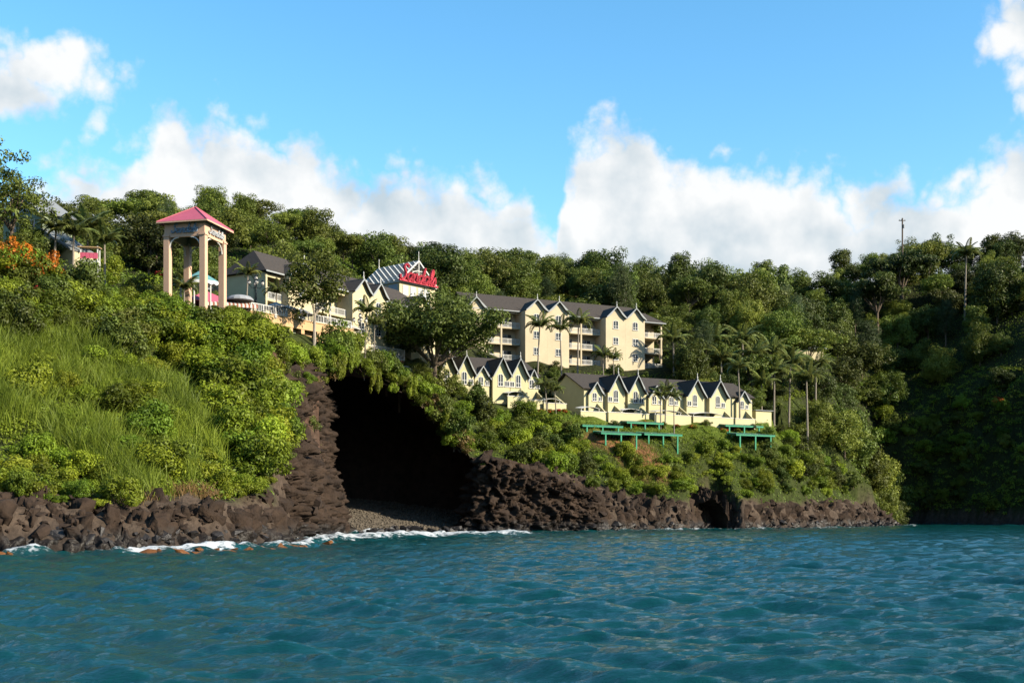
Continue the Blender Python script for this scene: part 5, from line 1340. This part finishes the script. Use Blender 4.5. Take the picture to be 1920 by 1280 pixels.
RB = [(1560,700),(1690,690),(1700,850),(1620,870),(1570,830)]
scatter(RB, 14, ['shrub_dark','shrub'], 1.5, 2.4, 'on the dark bluff', 'shrubs on the right bluff', 'shrub', .7)
RS = [(1690,765),(1920,755),(1920,960),(1720,960)]
scatter(RS, 30, ['shrub_dark','shrub'], .9, 1.7, 'on the shady right slope', 'shrubs on the right bluff', 'shrub', .7)
UP = [(1240,680),(1440,700),(1460,770),(1250,700)]
scatter(UP, 8, ['shrub_dark','shrub'], .9, 1.5, 'around the coconut palms', 'shrubs among the palms', 'shrub', .8)
AP = [(990,690),(1230,690),(1230,712),(1000,712)]
scatter(AP, 8, ['shrub_dark'], .6, 1.0, 'at the foot of the apartment block', 'shrubs among the palms', 'shrub', .8)
VA_ = [(700,600),(760,600),(770,680),(700,660)]
scatter(VA_, 10, ['shrub_dark','shrub'], .9, 1.4, 'around the viewing deck', 'shrubs on the cove rim', 'shrub', .8)
TW = [(300,540),(330,540),(430,590),(480,600),(500,620),(400,600)]
scatter(TW, 10, ['shrub_bright','shrub'], .9, 1.4, 'at the foot of the tower', 'shrubs on the left bank', 'shrub', .7)
for i, (px, d) in enumerate([(292,129.5),(306,130),(322,129),(340,130),(356,129.5),(372,130.5),(388,130),(404,132),(418,134),(300,127),(345,127),(390,128)]):
    x, y = XY(px, d); g_ = float(Z(x, y)); s_ = (ZP(np.interp(px, [290,320,360,420], [545,560,572,578]), d)-g_)/2.35
    if s_ > .35: plant('shrub' if i % 3 else 'shrub_bright', x, y, min(s_, 1.6), 'leafy shrub', 'hugging the tower posts', 'shrub', 'shrubs on the left bank', 'shrub', None, 1.0, g_-.1)
for px, py in [(1445,880),(1465,905),(1485,880),(1500,905),(1520,890),(1535,912),(1550,885),(1565,905),(1580,925),(1475,925),(1510,930),(1600,930),(1430,905),(1550,930)]:
    h_ = ray(px, py)
    if h_: plant(rnd.choice(['shrub','shrub_bright','shrub_dark']), h_[0], h_[1], rnd.uniform(.7, 1.3), 'leafy shrub', 'on the slope above the headland tip', 'shrub', 'shrubs on the headland', 'shrub', None, 1.0, float(Z(*h_))-.15)
# creepers spilling over the top of the lava
for i, (px, py) in enumerate([(8,925),(40,932),(75,938),(110,940),(150,945),(190,950),(230,955),(905,880),(935,885),(965,890),(1000,898),(1030,903),(1065,910),(1110,918),(1150,925),(1190,930),(1230,932),(1400,930),(1440,928),(1480,922),(1520,915),(1550,912),(440,925),(470,918),(500,905)]):
    h_ = ray(px, py)
    if h_: plant(rnd.choice(['vine','vine','shrub']), h_[0], h_[1], rnd.uniform(.55, .95), 'creeper', 'spilling over the shore rock', 'shrub', 'creepers over the shore rock', 'creeper', None, rnd.uniform(.8, 1.4), float(Z(*h_))-.1)
# tufts rooted in the lit cliff
_j = [i for i in rng.choice(len(CLF[0]), 500) if CLF[2][i] > .9 and 8 < CLF[0][i, 2] and CLF[0][i, 1] < 165 and rng.random() < (CLF[0][i, 2]-4)/20][:26]
for i in _j:
    x, y, z = CLF[0][i]-.3*np.array([CLF[1][0][i], CLF[1][1][i], 0])
    kd = rnd.choice(['dry','shrub_dark','shrub','shrub']); plant(kd, x, y, rnd.uniform(.5, .95), {'dry':'dry brown tuft'}.get(kd, 'green tuft'), 'rooted in the lit cliff face', 'shrub', 'tufts on the cliff', 'cliff_shrub', None, 1.0, z-.3)
# fringe along the cave mouth
rimp = [(-22.6,150),(-22.2,157),(-21.6,165),(-20.3,172.5),(-18.3,176.8),(-16.0,180.2),(-13.2,181.6),(-10.6,182.0),(-8.2,181.2),(-6.6,179.8)]
for i in range(len(rimp)-1):
    for t_ in (.0, .5):
        x = rimp[i][0]+(rimp[i+1][0]-rimp[i][0])*t_-.5; y = rimp[i][1]+(rimp[i+1][1]-rimp[i][1])*t_+1.4
        zz = float(Z(x-.8, y+1.2)); kd = rnd.choice(['shrub_dark','shrub','shrub','dry'])
        if t_ == 0 and rnd.random() < .8: plant('vine', x+.9, y-1.5, rnd.uniform(.55, .9), 'hanging creeper', 'over the cave mouth', 'creeper', 'creepers over the cave mouth', 'hanging_creeper', None, rnd.uniform(2.0, 4.0), zz-rnd.uniform(1.8, 3.4))
        plant(kd, x, y, rnd.uniform(.8, 1.7), {'dry':'dry brown shrub'}.get(kd, 'overhanging shrub'), 'along the cave mouth edge', 'shrub', 'shrubs on the cove rim', 'shrub', None, 1.1, zz-1.1)
# ---- flowering plants
def fl(kd, px, py, s, label, name='flowering_shrub'):
    h_ = ray(px, py)
    if h_: plant(kd, h_[0], h_[1], s, None, None, 'shrub', 'flowering shrubs', name, None, 1.0, None, label)
for i, (px, d, s) in enumerate([(6,118,1.5),(32,119,1.6),(60,120,1.5),(84,121,1.3)]):
    x, y = XY(px, d); plant('flower_orange', x, y, s, None, None, 'shrub', 'flowering shrubs', 'flowering_shrub', None, 1.15, None, f'orange flowering bougainvillea on the left bank, {nth(i)} of four from left')
x, y = XY(64, 116); plant('flower_pink', x, y, 1.1, None, None, 'shrub', 'flowering shrubs', 'flowering_shrub', None, 1.1, None, 'crimson flowering bougainvillea below the orange ones')
fl('flower_orange', 180, 500, 1.0, 'orange blossom beside the pink cabana')
fl('flower_red', 300, 525, .9, 'red flowering bush at the tower left post'); fl('flower_pink', 640, 640, .8, 'red flowering bush at the terrace right end'); fl('flower_red', 672, 642, .7, 'low red flowers right of the terrace')
fl('flower_orange', 1876, 764, 1.5, 'round orange flowering bush on the right slope')
f = FR['villa_a']
for i, px in enumerate((1003,1016,1030,1044,1058,1074,1090)):
    h_ = ray(px, 776)
    if h_: plant('flower_red', h_[0], h_[1], .75, None, None, 'shrub', 'red hedge before the villas', 'flowering_shrub', None, .8, None, f'red hedge shrub on the lawn edge, {nth(i)} from left')
f = FR['villa_b']
for i in range(11):
    u = 3+i*(LB-4)/10; w = f.w(u, -5.0-.4*(i % 2)); plant('flower_red' if i % 3 else 'shrub_dark', w.x, w.y, .72 if i % 3 else .6, None, None, 'shrub', 'low hedge before the right villas', 'hedge_shrub', None, .7, None, f'low hedge shrub before the right patio walls, {nth(i)} from left')
# ---- banana plants on the right slope
BL = MB()
bv = []
for k in range(7):
    t_ = k/6; w = .32*math.sin(math.pi*min(1, .12+.85*t_)); xx = 1.7*t_*math.cos(.5*t_); zz = 1.9*t_-1.3*t_*t_; bv.append((xx, w, zz))
BL.add([(x, -w, z-.05) for x, w, z in bv]+[(x, 0, z) for x, w, z in bv]+[(x, w, z-.05) for x, w, z in bv], [(k, k+1, k+8, k+7) for k in range(6)]+[(k+7, k+8, k+15, k+14) for k in range(6)])
BLM = BL.mesh('leaf', 'leaf_bank_bright')
for i, (px, py) in enumerate([(1712,768),(1750,764),(1782,760),(1800,766),(1545,690),(1840,742)]):
    h_ = ray(px, py)
    if not h_: continue
    T = thing('banana_plant', (h_[0], h_[1], float(Z(*h_))), 0, f'banana plant with broad leaves on the right slope, {nth(i)} planted', 'banana plant', 'banana plants')
    MB().tube([(0,0,-.5),(0,0,1.4)], [.14,.09], 6).build('stem', 'leaf_bank', T)
    for k in range(7):
        o = link('leaf', BLM, T, (0, 0, 1.2)); o.rotation_euler = (0, rnd.uniform(-.4, .3), k*.9+rnd.random()*.4); o.scale = (rnd.uniform(.8, 1.2),)*3
# ---- give every plant of the woods and banks its own label
from collections import defaultdict
grp = defaultdict(list)
bpy.context.view_layer.update()
for it in PLANTS:
    o, look, zone, cat, g_ = it; l_ = o.location; px, py = to_px(l_.x, l_.y, l_.z); grp[(zone, cat)].append((py, px, it))
for (zone, cat), lst in grp.items():
    lst.sort(key=lambda a: a[0]); n = len(lst); rows = max(1, round(n/9))
    rn = {1:['']}.get(rows) or [('top row' if r == 0 else 'bottom row' if r == rows-1 else f'{nth(r)} row down') for r in range(rows)]
    for r in range(rows):
        part = sorted(lst[n*r//rows:n*(r+1)//rows], key=lambda a: a[1])
        for i, (_, _, (o, look, z_, c_, g_)) in enumerate(part):
            tag(o, f'{look} {z_}, {rn[r]+", " if rn[r] else ""}{nth(i)} from left', c_, g_)
# ------------------------------------------------------------------ uncountable green: tall grass, dry grass, undergrowth
def blades(name, spots, nb, hmin, hmax, w, spread, m, lean=.35, sd=1):
    g = np.random.default_rng(sd); S = np.array(spots); n = len(S)*nb; c = np.repeat(S, nb, 0)
    x = c[:, 0]+g.normal(size=n)*spread; y = c[:, 1]+g.normal(size=n)*spread; z = Z(x, y)-.1
    a = g.uniform(0, 6.28, n); h_ = g.uniform(hmin, hmax, n)*np.repeat(g.uniform(.45, 1.25, len(S)), nb); ln = h_*lean*g.uniform(.2, 1.2, n)
    dx, dy = np.cos(a)*ln-.04*h_, np.sin(a)*ln; b = g.uniform(0, 3.14, n); wx, wy = np.cos(b)*w, np.sin(b)*w
    V = np.stack([np.stack([x-wx, y-wy, z], -1), np.stack([x+wx, y+wy, z], -1), np.stack([x+dx*.35+wx*.8, y+dy*.35+wy*.8, z+h_*.6], -1), np.stack([x+dx*.35-wx*.8, y+dy*.35-wy*.8, z+h_*.6], -1),
                  np.stack([x+dx, y+dy, z+h_*.95], -1), np.stack([x+dx+wx*.1, y+dy+wy*.1, z+h_*.95], -1)], 1).reshape(-1, 3)
    k = 6*np.arange(n)[:, None]; Fq = np.concatenate([k+np.array([0,1,2,3]), k+np.array([3,2,5,4])], 0)
    t_ = np.repeat(np.clip(1.5*(fbm(x*.22, y*.22, 33)-.32)+.35*np.repeat(g.uniform(-.5, 1, len(S)), nb)+.4*g.uniform(-.4, 1, n), 0, 1), 6)
    tag(link(name, np_mesh(name, V, Fq, MATS[m], tint=t_)), kind='stuff')
def spots(poly, n):
    xs = [p[0] for p in poly]; ys = [p[1] for p in poly]; o_ = []
    while len(o_) < n:
        px, py = rnd.uniform(min(xs), max(xs)), rnd.uniform(min(ys), max(ys))
        if not in_poly(px, py, poly): n -= .25; continue
        h_ = ray(px, py)
        if h_ and free(*h_) and G2(rockm, *h_) < .6: o_.append(h_)
        else: n -= .25
    return o_
GR = [(-20,570),(100,600),(230,680),(330,720),(400,780),(425,880),(380,935),(280,950),(200,930),(130,850),(60,840),(-20,845)]
GS_ = [h_ for h_ in spots(GR, 2500) if float(fbm(np.array([h_[0]*.3]), np.array([h_[1]*.3]), 123)[0]) < .50+.12*rnd.random()]
blades('tall_grass', GS_, 20, .7, 3.0, .030, .30, 'grass', .62, 3)
blades('dry_grass', spots([(230,935),(300,925),(400,920),(420,950),(280,965)], 160), 14, .5, 1.2, .025, .4, 'grass_dry', .6, 4)
blades('slope_grass', spots([(1060,775),(1240,800),(1400,800),(1450,830),(1470,900),(1300,925),(1130,900),(1110,850)], 1500), 12, .25, .7, .03, .5, 'grass', .5, 5)
# undergrowth: leaves over all planted ground in view
g = np.random.default_rng(77); n = 230000
ux = g.uniform(-80, 200, n*3); uy = g.uniform(84, 372, n*3); uz = Z(ux, uy)
upx = 960+ux/uy*F
hill = (G2(SD, ux, uy) > 2.0) & (G2(rockm, ux, uy) < .35+.3*g.random(n*3)) & (upx > -60) & (upx < 1990)
hill &= G2(earth, ux, uy) < .3
far = np.clip(150/uy, .25, 1); hill &= g.random(n*3) < far
for f, a, b, c, d in blocked:
    u = (ux-f.O.x)*f.U.x+(uy-f.O.y)*f.U.y; v = (ux-f.O.x)*f.V.x+(uy-f.O.y)*f.V.y; hill &= ~((u > a) & (u < b) & (v > c) & (v < d))
ux, uy, uz = ux[hill][:n], uy[hill][:n], uz[hill][:n]
nn = unit(len(ux), g)*.7+np.array([.25, -.25, .7]); nn /= np.linalg.norm(nn, axis=1, keepdims=True)
V, Fq = leaves(np.stack([ux, uy, uz+g.uniform(.0, .55, len(ux))], -1), nn, .42, g)
tag(link('undergrowth', np_mesh('undergrowth', V, Fq, MATS['leaf_bank'], tint=np.repeat(np.clip(.15+.5*fbm(ux*.2, uy*.2, 8)*g.uniform(.4, 1.2, len(ux)), 0, 1), 4))), kind='stuff')

# thicket: low tangled growth that nobody could count, in mounds over the open slopes
g = np.random.default_rng(99); mx_, my_, mr_s = [], [], []
def mounds(poly, n, r0, r1):
    xs = [p[0] for p in poly]; ys = [p[1] for p in poly]; k = 0; tries = 0
    while k < n and tries < n*4:
        tries += 1; px, py = g.uniform(min(xs), max(xs)), g.uniform(min(ys), max(ys))
        if not in_poly(px, py, poly): continue
        h_ = ray(px, py)
        if h_ and free(*h_) and G2(rockm, *h_) < .5 and G2(earth, *h_) < .35: mx_.append(h_[0]); my_.append(h_[1]); mr_s.append(g.uniform(r0, r1)); k += 1
mounds([(0,480),(300,560),(520,640),(545,760),(470,905),(300,930),(0,900)], 330, .35, .9)
mounds(GR, 420, .5, 1.25)
mounds([(700,680),(1000,775),(1450,815),(1600,900),(1600,945),(1250,930),(1050,890),(880,850)], 420, .4, .9)
mounds([(1690,690),(1920,690),(1920,965),(1700,965)], 420, .7, 1.7)
mounds([(1240,660),(1700,660),(1680,860),(1500,800)], 160, .7, 1.5)
X_, Y_, R_ = np.array(mx_), np.array(my_), np.array(mr_s); k = 75; u = unit(len(X_)*k, g); u[:, 2] = np.abs(u[:, 2]); rr_ = np.repeat(R_, k)[:, None]*g.uniform(.6, 1.05, (len(u), 1))
c = np.stack([np.repeat(X_, k), np.repeat(Y_, k), np.repeat(Z(X_, Y_), k)-.1], -1)+u*rr_*np.array([1, 1, .85])
nn = u*.8+np.array([0, 0, .3])+g.normal(size=u.shape)*.45; nn /= np.linalg.norm(nn, axis=1, keepdims=True)
sz_ = np.repeat(np.where(Y_ > 235, .34, .21), k)
V, Fq = leaves(c, nn, sz_, g)
tag(link('thicket', np_mesh('thicket', V, Fq, MATS['leaf_bank'], tint=np.repeat(np.clip(.6*np.repeat(g.uniform(0, 1, len(X_)), k)+.4*g.uniform(0, 1, len(u)), 0, 1), 4))), kind='stuff')
